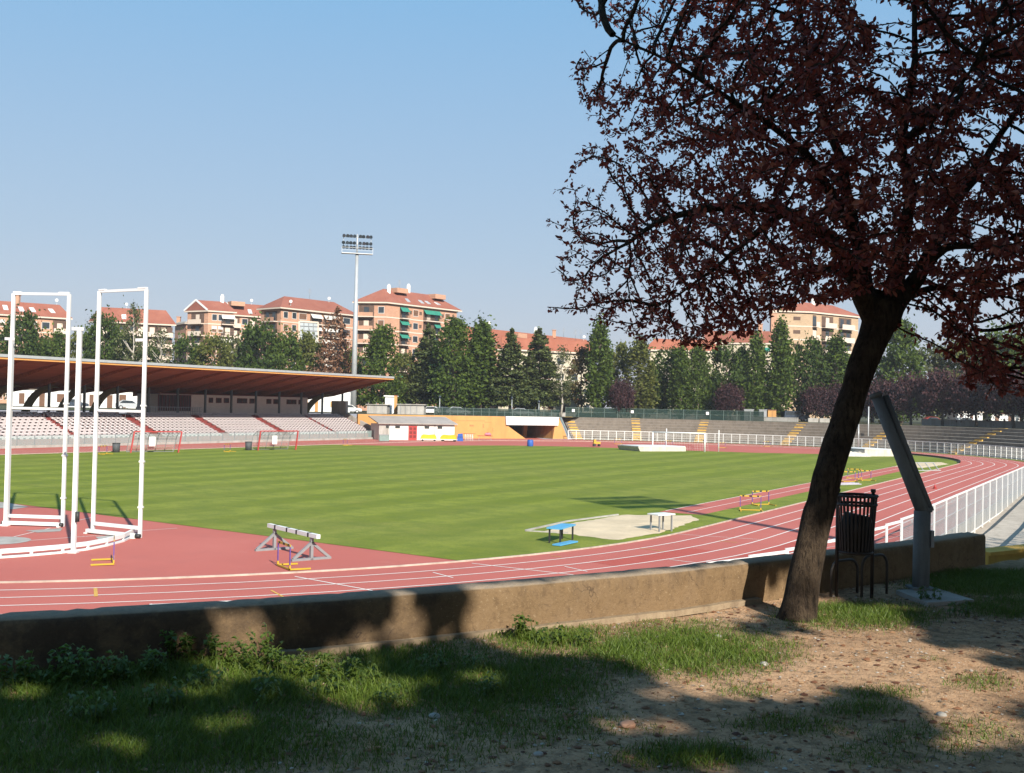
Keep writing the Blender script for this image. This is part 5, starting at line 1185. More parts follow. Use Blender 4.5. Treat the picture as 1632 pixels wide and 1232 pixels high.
# ---- low wall
def m_wall():
    n = NT('stained_shaded_wall_render'); c = n.coord(); a = n.noise(c, 1.1, 6, .7); b = n.noise(c, 14, 5, .8); g = n.noise(c, 45, 3, .7)
    sp = n.n('ShaderNodeSeparateXYZ'); n.l(c, sp.inputs[0])
    mp = n.n('ShaderNodeMapping'); mp.inputs['Scale'].default_value = (1, 1, .25); n.l(c, mp.inputs[0]); sv = n.noise(mp.outputs[0], 3.4, 6, .75)
    k = n.ramp(a, [(.3, (.15, .098, .052)), (.5, (.205, .135, .072)), (.72, (.265, .180, .100))])
    k = n.mix(n.ramp(b, [(.30, (.7, .7, .7)), (.5, (0, 0, 0))]), k, (.095, .060, .034)); k = n.mix(n.ramp(g, [(.60, (0, 0, 0)), (.75, (.6, .6, .6))]), k, (.42, .32, .20))
    hgt = n.ramp(n.math('SUBTRACT', sp.outputs[2], ZG), [(.20, (0, 0, 0)), (.40, (1, 1, 1))])
    st_ = n.math('MULTIPLY', n.ramp(sv, [(.48, (0, 0, 0)), (.66, (1, 1, 1))]), hgt)
    k = n.mix(n.math('MULTIPLY', st_, .85), k, (.050, .037, .028)); big = n.noise(c, .55, 5, .7); k = n.mix(n.ramp(big, [(.5, (0, 0, 0)), (.68, (.65, .65, .65))]), k, (.16, .11, .07))
    lf = n.ramp(sp.outputs[0], [(0, (1, 1, 1)), (1, (0, 0, 0))]); lf = n.math('MULTIPLY', n.ramp(n.math('MULTIPLY_ADD', sp.outputs[0], -.5, -.75), [(0, (0, 0, 0)), (.5, (1, 1, 1))]), n.ramp(n.noise(c, 1.6, 6, .75), [(.36, (.1, .1, .1)), (.56, (.8, .8, .8))])); k = n.mix(lf, k, (.045, .033, .026))  # left part darkened in colour: blotchy stain, and shade deepened with it
    vo = n.n('ShaderNodeTexVoronoi'); vo.feature = 'DISTANCE_TO_EDGE'; vo.inputs['Scale'].default_value = 1.1; wp_ = n.n('ShaderNodeVectorMath', operation='ADD'); nz = n.n('ShaderNodeTexNoise'); nz.inputs['Scale'].default_value = 3.; nz.inputs['Detail'].default_value = 5; n.l(c, nz.inputs['Vector']); n.l(c, wp_.inputs[0]); n.l(nz.outputs[1], wp_.inputs[1]); n.l(wp_.outputs[0], vo.inputs['Vector'])
    k = n.mix(n.math('MULTIPLY', n.ramp(vo.outputs['Distance'], [(0, (1, 1, 1)), (.012, (0, 0, 0))]), n.ramp(a, [(.45, (0, 0, 0)), (.6, (.9, .9, .9))])), k, (.045, .032, .024))
    
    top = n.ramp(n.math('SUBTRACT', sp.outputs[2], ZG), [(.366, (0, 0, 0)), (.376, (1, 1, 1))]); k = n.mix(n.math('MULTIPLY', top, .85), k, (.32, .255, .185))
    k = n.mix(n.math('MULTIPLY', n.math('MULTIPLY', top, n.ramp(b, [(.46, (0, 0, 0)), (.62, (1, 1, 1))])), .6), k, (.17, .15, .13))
    return n.done(n.principled(k, .95, .15, bump=n.math('ADD', b, g), bstr=.55, bdist=.015))
stn = []
for a, b in zip(WF, WF[1:]):
    k = max(1, int((b-a).length/.07)); stn += [a+(b-a)*i/k for i in range(k)]
stn.append(WF[-1]); mb = MB(); NP = 11
for i, p in enumerate(stn):
    d = (stn[min(i+4, len(stn)-1)]-stn[max(i-4, 0)]).normalized(); b_ = Vector((-d.y, d.x, 0))
    for j, (o_, z) in enumerate(((0, -.2), (0, .08), (0, .18), (0, .28), (.004, .345), (.022, .378), (.12, .385), (.22, .385), (.258, .37), (.27, .30), (.27, -1.2))):
        w_ = noise.noise(Vector((p.x*3, p.y*3, z*6)))*.010+noise.noise(Vector((p.x*11, p.y*11, z*15)))*.006
        zz = z+(noise.noise(Vector((p.x*1.2, p.y*1.2, 7)))*.006+min(0, noise.noise(Vector((p.x*14, p.y*14, 3+o_*20)))+.2)*.035 if .3 < z else 0); q = p+b_*(o_-w_); mb.v.append((q.x, q.y, ZG+zz))
for i in range(len(stn)-1):
    for j in range(NP-1): mb.f.append((i*NP+j, (i+1)*NP+j, (i+1)*NP+j+1, i*NP+j+1)); mb.m.append(0); mb.sm.append(True)
e = (len(stn)-1)*NP; mb.f.append(tuple(e+j for j in range(NP))); mb.m.append(0); mb.sm.append(False)
lw = thing('low_wall', 'low stained ochre concrete wall running across the foreground', 'wall', (1.4, 9.1, ZG), 0)
mb.v = [(v[0]-1.4, v[1]-9.1, v[2]) for v in mb.v]
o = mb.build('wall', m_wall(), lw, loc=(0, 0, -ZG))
mb = MB(); ft = [p for p in stn if -1.6 < p.x < 2.4]
for i in range(0, len(ft)-3, 3):
    a, b = ft[i], ft[i+3]; mb.beam((a.x, a.y-.035, ZG+.045+.008*noise.noise(a*4)), (b.x, b.y-.035, ZG+.045+.008*noise.noise(b*4)), .075, .05)
mb.build('footing', M_wallf := m_concrete('footing_concrete', (.34, .26, .17), (.17, .12, .08), 1.2, bump=.5), lw, local=False)
# ---- grass blades, litter, pebbles
def blades(name, N, reg, hmin, hmax, wd_, m, dens, lean=.45):
    P_ = []
    while len(P_) < N:
        x = rnd.uniform(reg[0], reg[1]); y = rnd.uniform(reg[2], reg[3])
        if y > wall_y(x)-.03: continue
        px, py = proj(x, y, ZG)
        if px < -60 or px > 1700 or py > 1290: continue
        dd = dens(x, y)
        if rnd.random() < dd: P_.append((x, y, hz(x, y), dd))
    P_ = np.array(P_); n = len(P_); h = (hmin+(hmax-hmin)*rng.random(n)**1.6)*(.55+.55*P_[:, 3]); an = rng.uniform(0, 2*np.pi, n); ln = rng.uniform(.1, lean*2, n)*h
    dx, dy = np.cos(an)*ln, np.sin(an)*ln; pa = rng.uniform(0, np.pi, n); wx, wy = np.cos(pa)*wd_/2, np.sin(pa)*wd_/2
    V = np.zeros((n, 6, 3)); B = P_[:, :3]-np.array([0, 0, .01])
    for k, (f, ww) in enumerate(((0, 1), (.55, .8), (1, .12))):
        off = np.stack([dx*f**1.8, dy*f**1.8, h*(f-.18*f*f)], 1); s = np.stack([wx*ww, wy*ww, np.zeros(n)], 1); V[:, 2*k] = B+off-s; V[:, 2*k+1] = B+off+s
    b0 = np.arange(n)[:, None]*6; F = np.concatenate([b0+np.array([0, 1, 3, 2]), b0+np.array([2, 3, 5, 4])])
    o = raw_mesh(name, V.reshape(-1, 3), F, m); return o
L_grass = leaf_mat('grass_blades', (.048, .095, .010), (.165, .235, .034), (.12, .18, .025), .3, .5, .3)
L_dry = leaf_mat('dry_grass_blades', (.20, .155, .075), (.36, .29, .16), (.3, .22, .1), .25, .7, .2)
tag(blades('grass', 120000, (-4.2, 6.5, 4.6, 12), .025, .10, .0052, L_grass, gdens), 'short rough green grass growing in patches on the earth in front of the wall', 'grass', kind='stuff')
tag(blades('dry_grass', 9000, (-4.2, 6.5, 4.6, 12), .03, .10, .004, L_dry, lambda x, y: .12+.6*gdens(x, y)*(1-gdens(x, y))*2), 'thin dry straw coloured grass scattered over the earth', 'dry grass', kind='stuff')
def scatter(name, N, smin, smax, m, flat, dens, label, cat, verts=6):
    V = []; F = []; c = 0
    while c < N:
        x = rnd.uniform(-4, 6.4); y = rnd.uniform(4.7, 12.2)
        if y > wall_y(x)-.05 or rnd.random() > dens(x, y): continue
        s = smin+(smax-smin)*rnd.random()**3; b = len(V); z = hz(x, y)+s*flat*.35; a0 = rnd.uniform(0, 6)
        for k in range(5): r = s*rnd.uniform(.7, 1.2); V.append((x+math.cos(a0+k*1.2566)*r, y+math.sin(a0+k*1.2566)*r, z+s*rnd.uniform(-.15, .15)*flat))
        V.append((x+s*rnd.uniform(-.3, .3), y+s*rnd.uniform(-.3, .3), z+s*flat*rnd.uniform(.5, .9)))
        for k in range(5): F.append((b+k, b+(k+1) % 5, b+5))
        c += 1
    return tag(raw_mesh(name, V, F, m), label, cat, kind='stuff')
n_ = NT('pebble'); M_peb = n_.done(n_.principled(n_.ramp(n_.geo('Random Per Island'), [(0, (.15, .11, .08)), (.6, (.36, .29, .22)), (1, (.55, .50, .44))]), .9, .2))
n_ = NT('fallen_leaf'); M_fall = n_.done(n_.principled(n_.ramp(n_.geo('Random Per Island'), [(0, (.09, .035, .025)), (.5, (.26, .12, .06)), (1, (.42, .26, .14))]), .8, .2))
scatter('pebbles', 8000, .003, .016, M_peb, .7, lambda x, y: .15+.85*(1-gdens(x, y)), 'small pale and brown pebbles strewn over the bare earth', 'pebbles')
scatter('fallen_leaves', 6500, .007, .030, M_fall, .5, lambda x, y: .5, 'small curled brown leaves fallen on grass and earth', 'fallen leaves')
for i, (px, py, s, lab) in enumerate(((693, 1152, .035, 'small pale stone in the shaded grass, bottom centre'), (1218, 1066, .03, 'white stone on the sunlit earth right of the grass patch'), (1145, 1022, .028, 'pinkish stone in the sunlit grass'), (858, 1215, .025, 'white pebble at the bottom edge in the shade'), (1000, 1168, .045, 'flat reddish stone lying in a sun fleck'), (1500, 1145, .03, 'pale stone on the earth at the right'))):
    p = P(px, py, ZG); mb = MB(); bm = bmesh.new(); bmesh.ops.create_icosphere(bm, subdivisions=2, radius=s)
    for v in bm.verts: v.co = v.co*(1+.35*noise.noise(v.co*35+Vector((i, 0, 0)))); v.co.z *= .5
    me = bpy.data.meshes.new('stone'); bm.to_mesh(me); bm.free(); me.materials.append(M_concl if i != 4 else M_brick); me.polygons.foreach_set('use_smooth', np.ones(len(me.polygons), bool)); o = bpy.data.objects.new('stone', me); col.objects.link(o); o.location = (p.x, p.y, hz(p.x, p.y)+s*.25); o.rotation_euler = (0, 0, i); tag(o, lab, 'stone')
# ---- leafy weeds
L_weed = leaf_mat('weed_leaves', (.060, .105, .016), (.15, .21, .035), (.18, .26, .03), .35, .5, .3)
def weed_proto(seed, h, nst, ls):
    r = np.random.default_rng(seed); V = []; F = []; mb = MB()
    for s in range(nst):
        a = r.uniform(0, 6.28); ln = r.uniform(.1, .55)*h; hh = h*r.uniform(.55, 1.1); x0, y0 = r.normal(0, .05, 2)
        pts = [(x0, y0, 0), (x0+math.cos(a)*ln*.4, y0+math.sin(a)*ln*.4, hh*.6), (x0+math.cos(a)*ln, y0+math.sin(a)*ln, hh)]; mb.tube(pts, [.003, .0025, .001], 4)
        for k in range(int(7+hh*22)):
            f = r.uniform(.2, 1.); p = np.array([x0+math.cos(a)*ln*f, y0+math.sin(a)*ln*f, hh*f]); b = r.uniform(0, 6.28); l = ls*r.uniform(.6, 1.2); d = np.array([math.cos(b), math.sin(b), r.uniform(-.25, .35)]); w_ = np.array([-math.sin(b), math.cos(b), 0])*l*.36
            o_ = len(V); V += [p, p+d*l*.5+w_+np.array([0, 0, .01]), p+d*l+np.array([0, 0, -.006]), p+d*l*.5-w_+np.array([0, 0, .01])]; F.append((o_, o_+1, o_+2, o_+3))
    return V, F, mb
WP = {}
def weed(px, py, kind, label, sc_=1.):
    p = P(px, py, ZG); p.z = hz(p.x, p.y)-.01; g = 'leafy weeds growing along the foot of the low wall'
    if kind not in WP:
        V, F, mb = weed_proto(kind+3, *((.30, 9, .045), (.17, 12, .04), (.12, 9, .03))[kind]); o = thing('weed_plant', label, 'weed', p, 0, g); raw_mesh('foliage', V, F, L_weed, o); mb.build('stem', L_weed, o); WP[kind] = o
    else: o = copy_tree(WP[kind]); o['label'] = label
    o.location = p; o.rotation_euler = (0, 0, rnd.uniform(0, 6)); o.scale = (sc_,)*3; return o
weed(422, 1075, 0, 'tallest leafy weed standing against the lit patch of the wall at the left'); weed(300, 1068, 1, 'bushy sunlit weed at the left of the lit patch', 1.25); weed(355, 1072, 1, 'bushy weed between the two tallest at the left', 1.1); weed(840, 1030, 1, 'bright green weed at the wall foot near the middle, dry leaves below it', 1.1); weed(400, 1085, 0, 'second tall weed just left of the tallest one', .8)
for px, py, k, s in ((460, 1090, 1, 1.1), (500, 1085, 1, 1.), (545, 1095, 1, 1.), (585, 1100, 2, 1.2), (520, 1120, 2, 1.3), (250, 1090, 1, 1.1), (200, 1100, 1, 1.1), (150, 1105, 1, 1.2), (90, 1105, 1, 1.2), (40, 1110, 1, 1.2), (330, 1110, 2, 1.4), (430, 1125, 2, 1.4), (260, 1140, 2, 1.4), (140, 1160, 2, 1.5), (880, 1040, 2, 1.3), (930, 1040, 2, 1.2), (690, 1075, 2, 1.2), (760, 1075, 2, 1.1), (780, 1110, 2, 1.1), (620, 1130, 2, 1.2), (1480, 965, 2, 1.3), (1530, 985, 2, 1.2)):
    weed(px, py, k, 'one of the low leafy weeds scattered in the grass at the wall foot', s)
# ---- bent lamp post, slab, bin, hoops
p = P(1467, 949, ZG); lp = thing('bent_post', 'bent grey steel post folded over towards the plum trunk', 'post', (p.x, p.y, ZG+.03), 0)
M_post = m_concrete('dull_steel', (.21, .225, .225), (.12, .125, .12), 2., bump=.1)
knee = at(1470, 814, p.y); tip = at(1396, 630, p.y+.15)
ax_ = (tip-knee).normalized(); side = Vector((ax_.z, 0, -ax_.x)).normalized()
MB().tube([p+Vector((0, 0, -.02)), knee], .078, 16).build('lower_shaft', M_post, lp, local=False)
MB().tube([knee-ax_*.05, tip], [.064, .052], 16).tube([tip-ax_*.02, tip+ax_*.025], .062, 14).build('upper_shaft', M_post, lp, local=False)
mb = MB(); k0 = knee+side*.078; k1 = tip+side*.086-ax_*.03; mb.tube([k0-ax_*.03, k1], .030, 10); mb.box(knee+side*.03, (.10, .10, .04), 0)
for f in (.18, .42, .66, .9): q = knee+(tip-knee)*f; mb.beam(q, q+side*.08, .03, .012)
mb.build('side_tube', M_post, lp, local=False)
MB().box((p.x, p.y, ZG+.075), (.22, .22, .02)).build('base_plate', M_post, lp, local=False)
MB().box((p.x+.085, p.y-.03, ZG+.55), (.03, .07, .16)).build('hatch', M_grey, lp, local=False)
q = [P(1428, 951, ZG), P(1478, 972, ZG), P(1552, 967, ZG), P(1492, 948, ZG)]; mb = MB(); mb.slab([(v.x, v.y, ZG-.02) for v in q], (0, 0, 1), .085)
o = tag(mb.build('concrete_slab', M_concl), 'pale concrete slab set in the earth under the bent post', 'slab')
p = P(1362, 957, ZG); bn = thing('litter_bin', 'dark slatted litter bin on two posts in front of the low wall', 'litter bin', p, 0)
zb, zt = .44, .985; r0_, r1_ = .148, .188; mb = MB(); N = 30
for k in range(N):
    a = 2*math.pi*k/N; c, s = math.cos(a), math.sin(a)
    mb.beam((c*r0_, s*r0_, zb), (c*r1_, s*r1_, zt), .019, .006, up=(c, s, 0))
M_binp = mat('brown_black_paint', (.030, .021, .017), .55, .3, 8); mb.build('slat', M_binp, bn)
mb = MB()
for z, r in ((zb+.01, r0_), (zt-.01, r1_), (zt-.09, r1_-.007)): mb.tube([(r*math.cos(2*math.pi*k/24), r*math.sin(2*math.pi*k/24), z) for k in range(25)], .014, 6)
mb.tube([(0, 0, zb), (0, 0, zb+.012)], r0_, 18); mb.build('hoop', M_binp, bn)
MB().tube([(0, 0, zb+.02), (0, 0, zb+.26), (.02, 0, zb+.36)], [r0_-.02, r0_+.004, .12], 14).build('bag', mat('black_bin_bag', (.02, .02, .022), .35, .2, 8), bn)
for x in (-.165, .165): MB().tube([(x, .02, 0), (x, .02, zt+.02)], .017, 8).tube([(x, .02, zt+.02), (x, .02, zt+.05)], .024, 8).build('post', M_binp, bn)
for px0, px1, yt, lab in ((1324, 1366, 893, 'dark bent tube hoop left of and behind the bin posts'), (1373, 1413, 885, 'dark bent tube hoop right of the bin posts')):
    a = P(px0, 956, ZG); b = P(px1, 950, ZG); h = zat((px0+px1)/2, yt, (a+b)/2)-ZG; o = thing('bike_hoop', lab, 'bike stand', a, 0, 'tube hoops beside the bin'); d = b-a; W_ = d.length; d.normalize(); r = .11
    pts = [Vector((0, 0, 0)), Vector((0, 0, h-r))]+[d*(r-r*math.cos(t))+Vector((0, 0, h-r+r*math.sin(t))) for t in (.4, .8, 1.2, 1.57)]+[d*(W_-r+r*math.sin(t))+Vector((0, 0, h-r+r*math.cos(t))) for t in (0, .4, .8, 1.2, 1.57)]+[d*W_]
    MB().tube(pts, .013, 8).build('tube', mat('dull_brown_tube', (.055, .045, .038), .6, .3, 5), o); MB().box((0, 0, .01), (.09, .09, .015)).box(d*W_+Vector((0, 0, .01)), (.09, .09, .015)).build('foot', M_dark, o)
# ================================================================ the purple plum tree
pt = thing('purple_plum_tree', 'large leaning purple leaved plum tree in the right foreground', 'tree', P(1268, 992, ZG), 0)
def pl3(L): return [at(px, py, Y) for px, py, Y in L]
TR = [(1270, 996, 9.0, 70), (1274, 970, 9.0, 63), (1287, 900, 9.03, 57), (1302, 830, 9.07, 54), (1318, 760, 9.1, 53), (1336, 700, 9.15, 52), (1356, 640, 9.2, 52), (1375, 580, 9.25, 53), (1391, 540, 9.3, 58), (1404, 505, 9.3, 66), (1410, 480, 9.3, 60)]
LIMB = [
 ([(1398, 520, 9.3), (1378, 470, 9.2), (1360, 430, 9.1), (1338, 398, 9.0), (1300, 365, 8.9), (1250, 337, 8.8), (1190, 322, 8.7), (1130, 330, 8.7), (1080, 345, 8.75), (1040, 365, 8.8), (1005, 385, 8.85)], 48),
 ([(1396, 505, 9.3), (1376, 440, 9.4), (1368, 380, 9.55), (1350, 300, 9.7), (1325, 220, 9.8), (1300, 130, 9.9), (1280, 40, 10.), (1270, -60, 10.1)], 44),
 ([(1412, 500, 9.3), (1425, 450, 9.35), (1440, 400, 9.4), (1448, 320, 9.3), (1440, 230, 9.2), (1452, 140, 9.1), (1460, 40, 9.0), (1465, -80, 9.)], 46),
 ([(1416, 510, 9.3), (1440, 465, 9.35), (1475, 415, 9.45), (1515, 340, 9.6), (1560, 270, 9.9), (1610, 190, 10.1), (1660, 100, 10.3)], 50),
 ([(1455, 450, 9.35), (1505, 400, 9.1), (1565, 385, 8.9), (1640, 372, 8.7), (1720, 340, 8.5)], 26),
 ([(1432, 480, 9.3), (1490, 455, 9.6), (1530, 490, 9.9), (1556, 540, 10.), (1568, 585, 10.1)], 20),
 ([(1368, 380, 9.5), (1300, 270, 9.1), (1230, 200, 8.8), (1150, 150, 8.6), (1060, 100, 8.5), (980, 55, 8.5)], 24),
 ([(1250, 337, 8.8), (1180, 395, 9.2), (1120, 445, 9.3), (1050, 480, 9.4)], 18),
 ([(1350, 300, 9.7), (1270, 240, 10.4), (1190, 210, 10.9), (1110, 200, 11.2)], 20), ([(1440, 230, 9.2), (1500, 170, 8.4), (1560, 90, 7.9)], 22), ([(1404, 470, 9.3), (1340, 440, 9.9), (1280, 420, 10.5), (1200, 410, 10.9)], 18)]
def smooth(pts, k=4):
    out = []
    for i in range(len(pts)-1):
        p0, p1, p2, p3 = pts[max(i-1, 0)], pts[i], pts[i+1], pts[min(i+2, len(pts)-1)]
        for j in range(k):
            t = j/k; out.append(.5*((2*p1)+(p2-p0)*t+(2*p0-5*p1+4*p2-p3)*t*t+(3*p1-p0-3*p2+p3)*t**3))
    return out+[pts[-1]]
nodes = []; par = []; rad0 = []
tm = MB()
tp_ = smooth([Vector((*at(a, b, Y), w_)) for a, b, Y, w_ in TR], 4) if False else None
tpts = smooth(pl3([t[:3] for t in TR]), 5); tw_ = np.interp(np.linspace(0, 1, len(tpts)), np.linspace(0, 1, len(TR)), [t[3] for t in TR]); trd = [w_*p.y/FPX/2 for w_, p in zip(tw_, tpts)]
tpts[0].z = ZG-.03; trd = [r*(.95-.11*min(1, i/14)) for i, r in enumerate(trd)]; trd[0] *= 1.38; trd[1] *= 1.2; trd[2] *= 1.1; trd[3] *= 1.04
tm.tube(tpts, trd, 22)
def warp_verts(mb, b):                         # knots and flutes of the old trunk
    for i in range(b, len(mb.v)):
        v = Vector(mb.v[i]); k = .022*noise.noise(v*3.5)+.012*noise.noise(v*9); d = noise.noise_vector(v*4)*.012; mb.v[i] = tuple(v+d+Vector((noise.noise(v*2.2)*k, 0, 0)))
warp_verts(tm, 0)
for L, w0 in LIMB:
    pts = smooth(pl3(L), 4); jit = [p+noise.noise_vector(p*2.5)*.05*min(1, i/4) for i, p in enumerate(pts)]
    rr = [(w0*.86*(1-.86*(i/(len(jit)-1))**.6))*9.2/FPX/2 for i in range(len(jit))]
    tm.tube(jit, rr, 10)
    prev = -1
    for p in jit: nodes.append(p.copy()); par.append(prev); prev = len(nodes)-1
NL = len(nodes)
OUT = [(900, 5), (860, -220), (1830, -220), (1830, 650), (1640, 625), (1590, 640), (1540, 610), (1500, 560), (1475, 500), (1445, 470), (1380, 470), (1330, 490), (1240, 500), (1180, 545), (1090, 560), (1050, 535), (985, 530), (930, 505), (866, 486), (905, 455), (872, 415), (915, 390), (868, 345), (848, 308), (900, 290), (905, 250), (955, 235), (940, 190), (905, 118), (928, 70), (990, 130), (1030, 120), (990, 70), (925, 30)]
def inside(px, py):
    c = False; j = len(OUT)-1
    for i in range(len(OUT)):
        (x0, y0), (x1, y1) = OUT[i], OUT[j]
        if (y0 > py) != (y1 > py) and px < (x1-x0)*(py-y0)/(y1-y0)+x0: c = not c
        j = i
    return c
HOLES = [(1425, 90, 30, 60), (1430, 40, 38, 42), (1560, 215, 30, 32), (1555, 355, 22, 14), (1620, 210, 20, 40), (1395, 15, 30, 18), (1270, 320, 26, 14), (1400, 455, 10, 22), (1500, 500, 22, 26), (1590, 500, 30, 30)]
att = []
while len(att) < 11500:
    px = rnd.uniform(845, 1830); py = rnd.uniform(-220, 650)
    if not inside(px, py): continue
    if any(((px-a)/c)**2+((py-b)/d)**2 < 1 for a, b, c, d in HOLES): continue
    
    th_ = min(1, max(.25, (px-820)/380))*min(1, max(.35, (640-py)/260)); Y = 9.3+rnd.triangular(-1, 1, 0)*2.4*th_
    q = at(px, py, Y)
    if noise.noise(q*1.3) < -.44: continue
    att.append(q)
STEP, KILL, INF = .085, .105, .7
alive = list(att); nk = {}
for it in range(140):
    kd = kdtree.KDTree(len(nodes))
    for i, p in enumerate(nodes): kd.insert(p, i)
    kd.balance(); acc = {}; keep = []
    for a in alive:
        co, i, dist = kd.find(a)
        if dist < KILL: continue
        keep.append(a)
        if dist < (INF if it > 25 else 1.6):
            acc[i] = acc.get(i, Vector())+(a-co).normalized()
    alive = keep
    if not acc: break
    added = 0
    for i, d in acc.items():
        d = d.normalized()+Vector((0, 0, -.05))+noise.noise_vector(nodes[i]*4+Vector((it, 0, 0)))*.35
        if par[i] >= 0: d += (nodes[i]-nodes[par[i]]).normalized()*.5
        p = nodes[i]+d.normalized()*STEP
        if kd.find(p)[2] < STEP*.55 or nk.get(i, 0) > 2: continue
        nk[i] = nk.get(i, 0)+1; nodes.append(p); par.append(i); added += 1
    if not added: break
nch = [0]*len(nodes); tips = [0]*len(nodes); kids = {}
for i in range(len(nodes)-1, -1, -1):
    if nch[i] == 0: tips[i] = 1
    if par[i] >= 0: nch[par[i]] += 1; tips[par[i]] += tips[i]; kids.setdefault(par[i], []).append(i)
def nrad(i): return min(.05, .0040*tips[i]**.46)
done_ = set()
for i in range(NL, len(nodes)):
    if i in done_: continue
    j = par[i]; ch = [nodes[j]]; rr = [min(nrad(i)*1.15, .03)]
    k = i
    while True:
        done_.add(k); ch.append(nodes[k]); rr.append(nrad(k)); c = kids.get(k, [])
        if not c: break
        k = max(c, key=lambda q: tips[q])
        if k in done_: break
    tm.tube(ch, rr, 5 if rr[0] > .008 else 3, cap=False)
tm.build('trunk', M_bark, pt, local=False)
C = []; D = []; S_ = []
for i in range(NL, len(nodes)):
    if tips[i] > 12: continue
    p = nodes[i]; d = (p-nodes[par[i]]).normalized(); px, py = proj(p.x, p.y, p.z)
    dens_ = (4.9 if px > 1120 else 4.2+.7*max(0, (px-900)/220))*(.65+.9*max(0, .5+noise.noise(p*2.1)))
    if py < 110 and px < 1060: dens_ *= .55
    m = int(dens_*(1 if tips[i] > 1 else 1.5)+rnd.random())
    for _ in range(m):
        e = (d*rnd.uniform(.1, 1)+Vector((rnd.gauss(0, .8), rnd.gauss(0, .8), rnd.gauss(-.15, .7)))).normalized(); S_.append(.74 if px < 960 else (.74+.26*min(1, (px-960)/300))); C.append(p-d*rnd.random()*STEP+e*rnd.uniform(.005, .022)); D.append(e)
C = np.array(C); D = np.array(D); N = len(C); s = (rng.uniform(.027, .074, N)*np.array(S_))[:, None]; nn = rng.normal(size=(N, 3)); nn[:, 2] += .5; W_ = np.cross(D, nn); W_ /= np.linalg.norm(W_, axis=1)[:, None]; nn = np.cross(W_, D)
V = np.empty((N, 6, 3)); V[:, 0] = C; V[:, 1] = C+D*s*.38+W_*s*.27+nn*s*.07; V[:, 2] = C+D*s*.72+W_*s*.20+nn*s*.03; V[:, 3] = C+D*s-nn*s*.12; V[:, 4] = C+D*s*.72-W_*s*.20+nn*s*.03; V[:, 5] = C+D*s*.38-W_*s*.27+nn*s*.07
V -= np.array(pt.location)
b0 = np.arange(N)[:, None]*6; F = np.concatenate([b0+np.array([0, 1, 2, 3]), b0+np.array([0, 3, 4, 5])])
raw_mesh('crown', V.reshape(-1, 3), F, L_near, pt)
print('plum nodes', len(nodes), 'leaves', N)
# ================================================================ the trees behind the viewpoint that shade the terrace
LIT = [(880, 965, 270, 70, 1), (1110, 945, 120, 80, 1), (640, 990, 32, 60, 1), (385, 1015, 50, 42, 1), (300, 1048, 44, 24, 1), (470, 1075, 130, 42, 1), (570, 1116, 90, 24, .8), (760, 1080, 55, 16, 1), (875, 1030, 95, 26, 1), (1060, 1048, 210, 44, 1), (1300, 1060, 210, 42, 1), (1400, 1040, 190, 48, 1), (1530, 1105, 150, 42, 1), (1180, 1105, 170, 26, 1), (1560, 1172, 110, 34, .8), (1090, 1218, 80, 22, 1), (1030, 1165, 75, 18, .8), (1290, 960, 60, 50, 1), (1390, 990, 120, 24, 1), (150, 1190, 60, 18, .5), (420, 1182, 60, 14, .5), (1330, 1205, 70, 14, .5), (1470, 1225, 60, 14, .5)]
fr = random.Random(5)
LIT += [(fr.uniform(-20, 1000), fr.uniform(1060, 1235), fr.uniform(26, 60), fr.uniform(9, 17), fr.uniform(.7, 1)) for _ in range(24)]+[(fr.uniform(1000, 1500), fr.uniform(1150, 1235), fr.uniform(16, 40), fr.uniform(6, 12), fr.uniform(.5, 1)) for _ in range(9)]+[(fr.uniform(1480, 1640), fr.uniform(960, 1050), fr.uniform(30, 60), fr.uniform(4, 8), fr.uniform(.6, 1)) for _ in range(5)]
DARK = [(700, 960, 45, 26, 1), (900, 1085, 110, 22, .9), (1580, 1000, 110, 36, 1), (1380, 1125, 70, 13, 1), (545, 1060, 22, 14, .7), (420, 1095, 24, 10, .7)]
def blob2(px, py, L, n1):
    v = 0
    for cx, cy, rx, ry, k in L: v = max(v, k*sm((1.22-math.hypot((px-cx)/rx, (py-cy)/ry)*n1)/.35))
    return v
def litv(px, py):
    n1 = 1+.24*noise.noise(Vector((px/60, py/36, 1)))+.26*noise.noise(Vector((px/24, py/15, 5))); v = blob2(px, py, LIT, n1); d = blob2(px, py, DARK, n1); return max(0, v-d)
def shade_fall(q):
    """where the shadow of a leaf at q lands on the terrace: how sunny the photo is there"""
    lam = (q.z-ZG)/SUN.z; g = q-SUN*lam
    if g.y > wall_y(g.x):
        lam = (q.z-ZG-.2)/SUN.z; g2 = q-SUN*lam
        g3 = q-SUN*((q.z-ZG-.38)/SUN.z)
        if g3.y < wall_y(g3.x)+.35 and litv(*proj(g3.x, g3.y, ZG+.38)) > .5: return 1
        if g2.y > wall_y(g2.x)+.3:
            lam = q.z/SUN.z; t = q-SUN*lam; rr = math.hypot(t.x-NCx, t.y-NCy)
            if rr < 47.2: return 1
            if q.z-SUN.z*((q.y-wall_y(g2.x))/-SUN.y) < ZG+.5: return .3
            return 0
        g = g2
        return litv(*proj(g.x, g.y, ZG+.2))
    if g.y < 1: return 0
    return litv(*proj(g.x, g.y, ZG))
roots = [Vector((3.2, -4.6, ZG)), Vector((9.6, -3.2, ZG)), Vector((-1.8, -7.2, ZG)), Vector((12.2, 3.2, ZG)), Vector((25, 19, ZG))]
SL = [[] for _ in roots]; tries = 0; cnt = 0
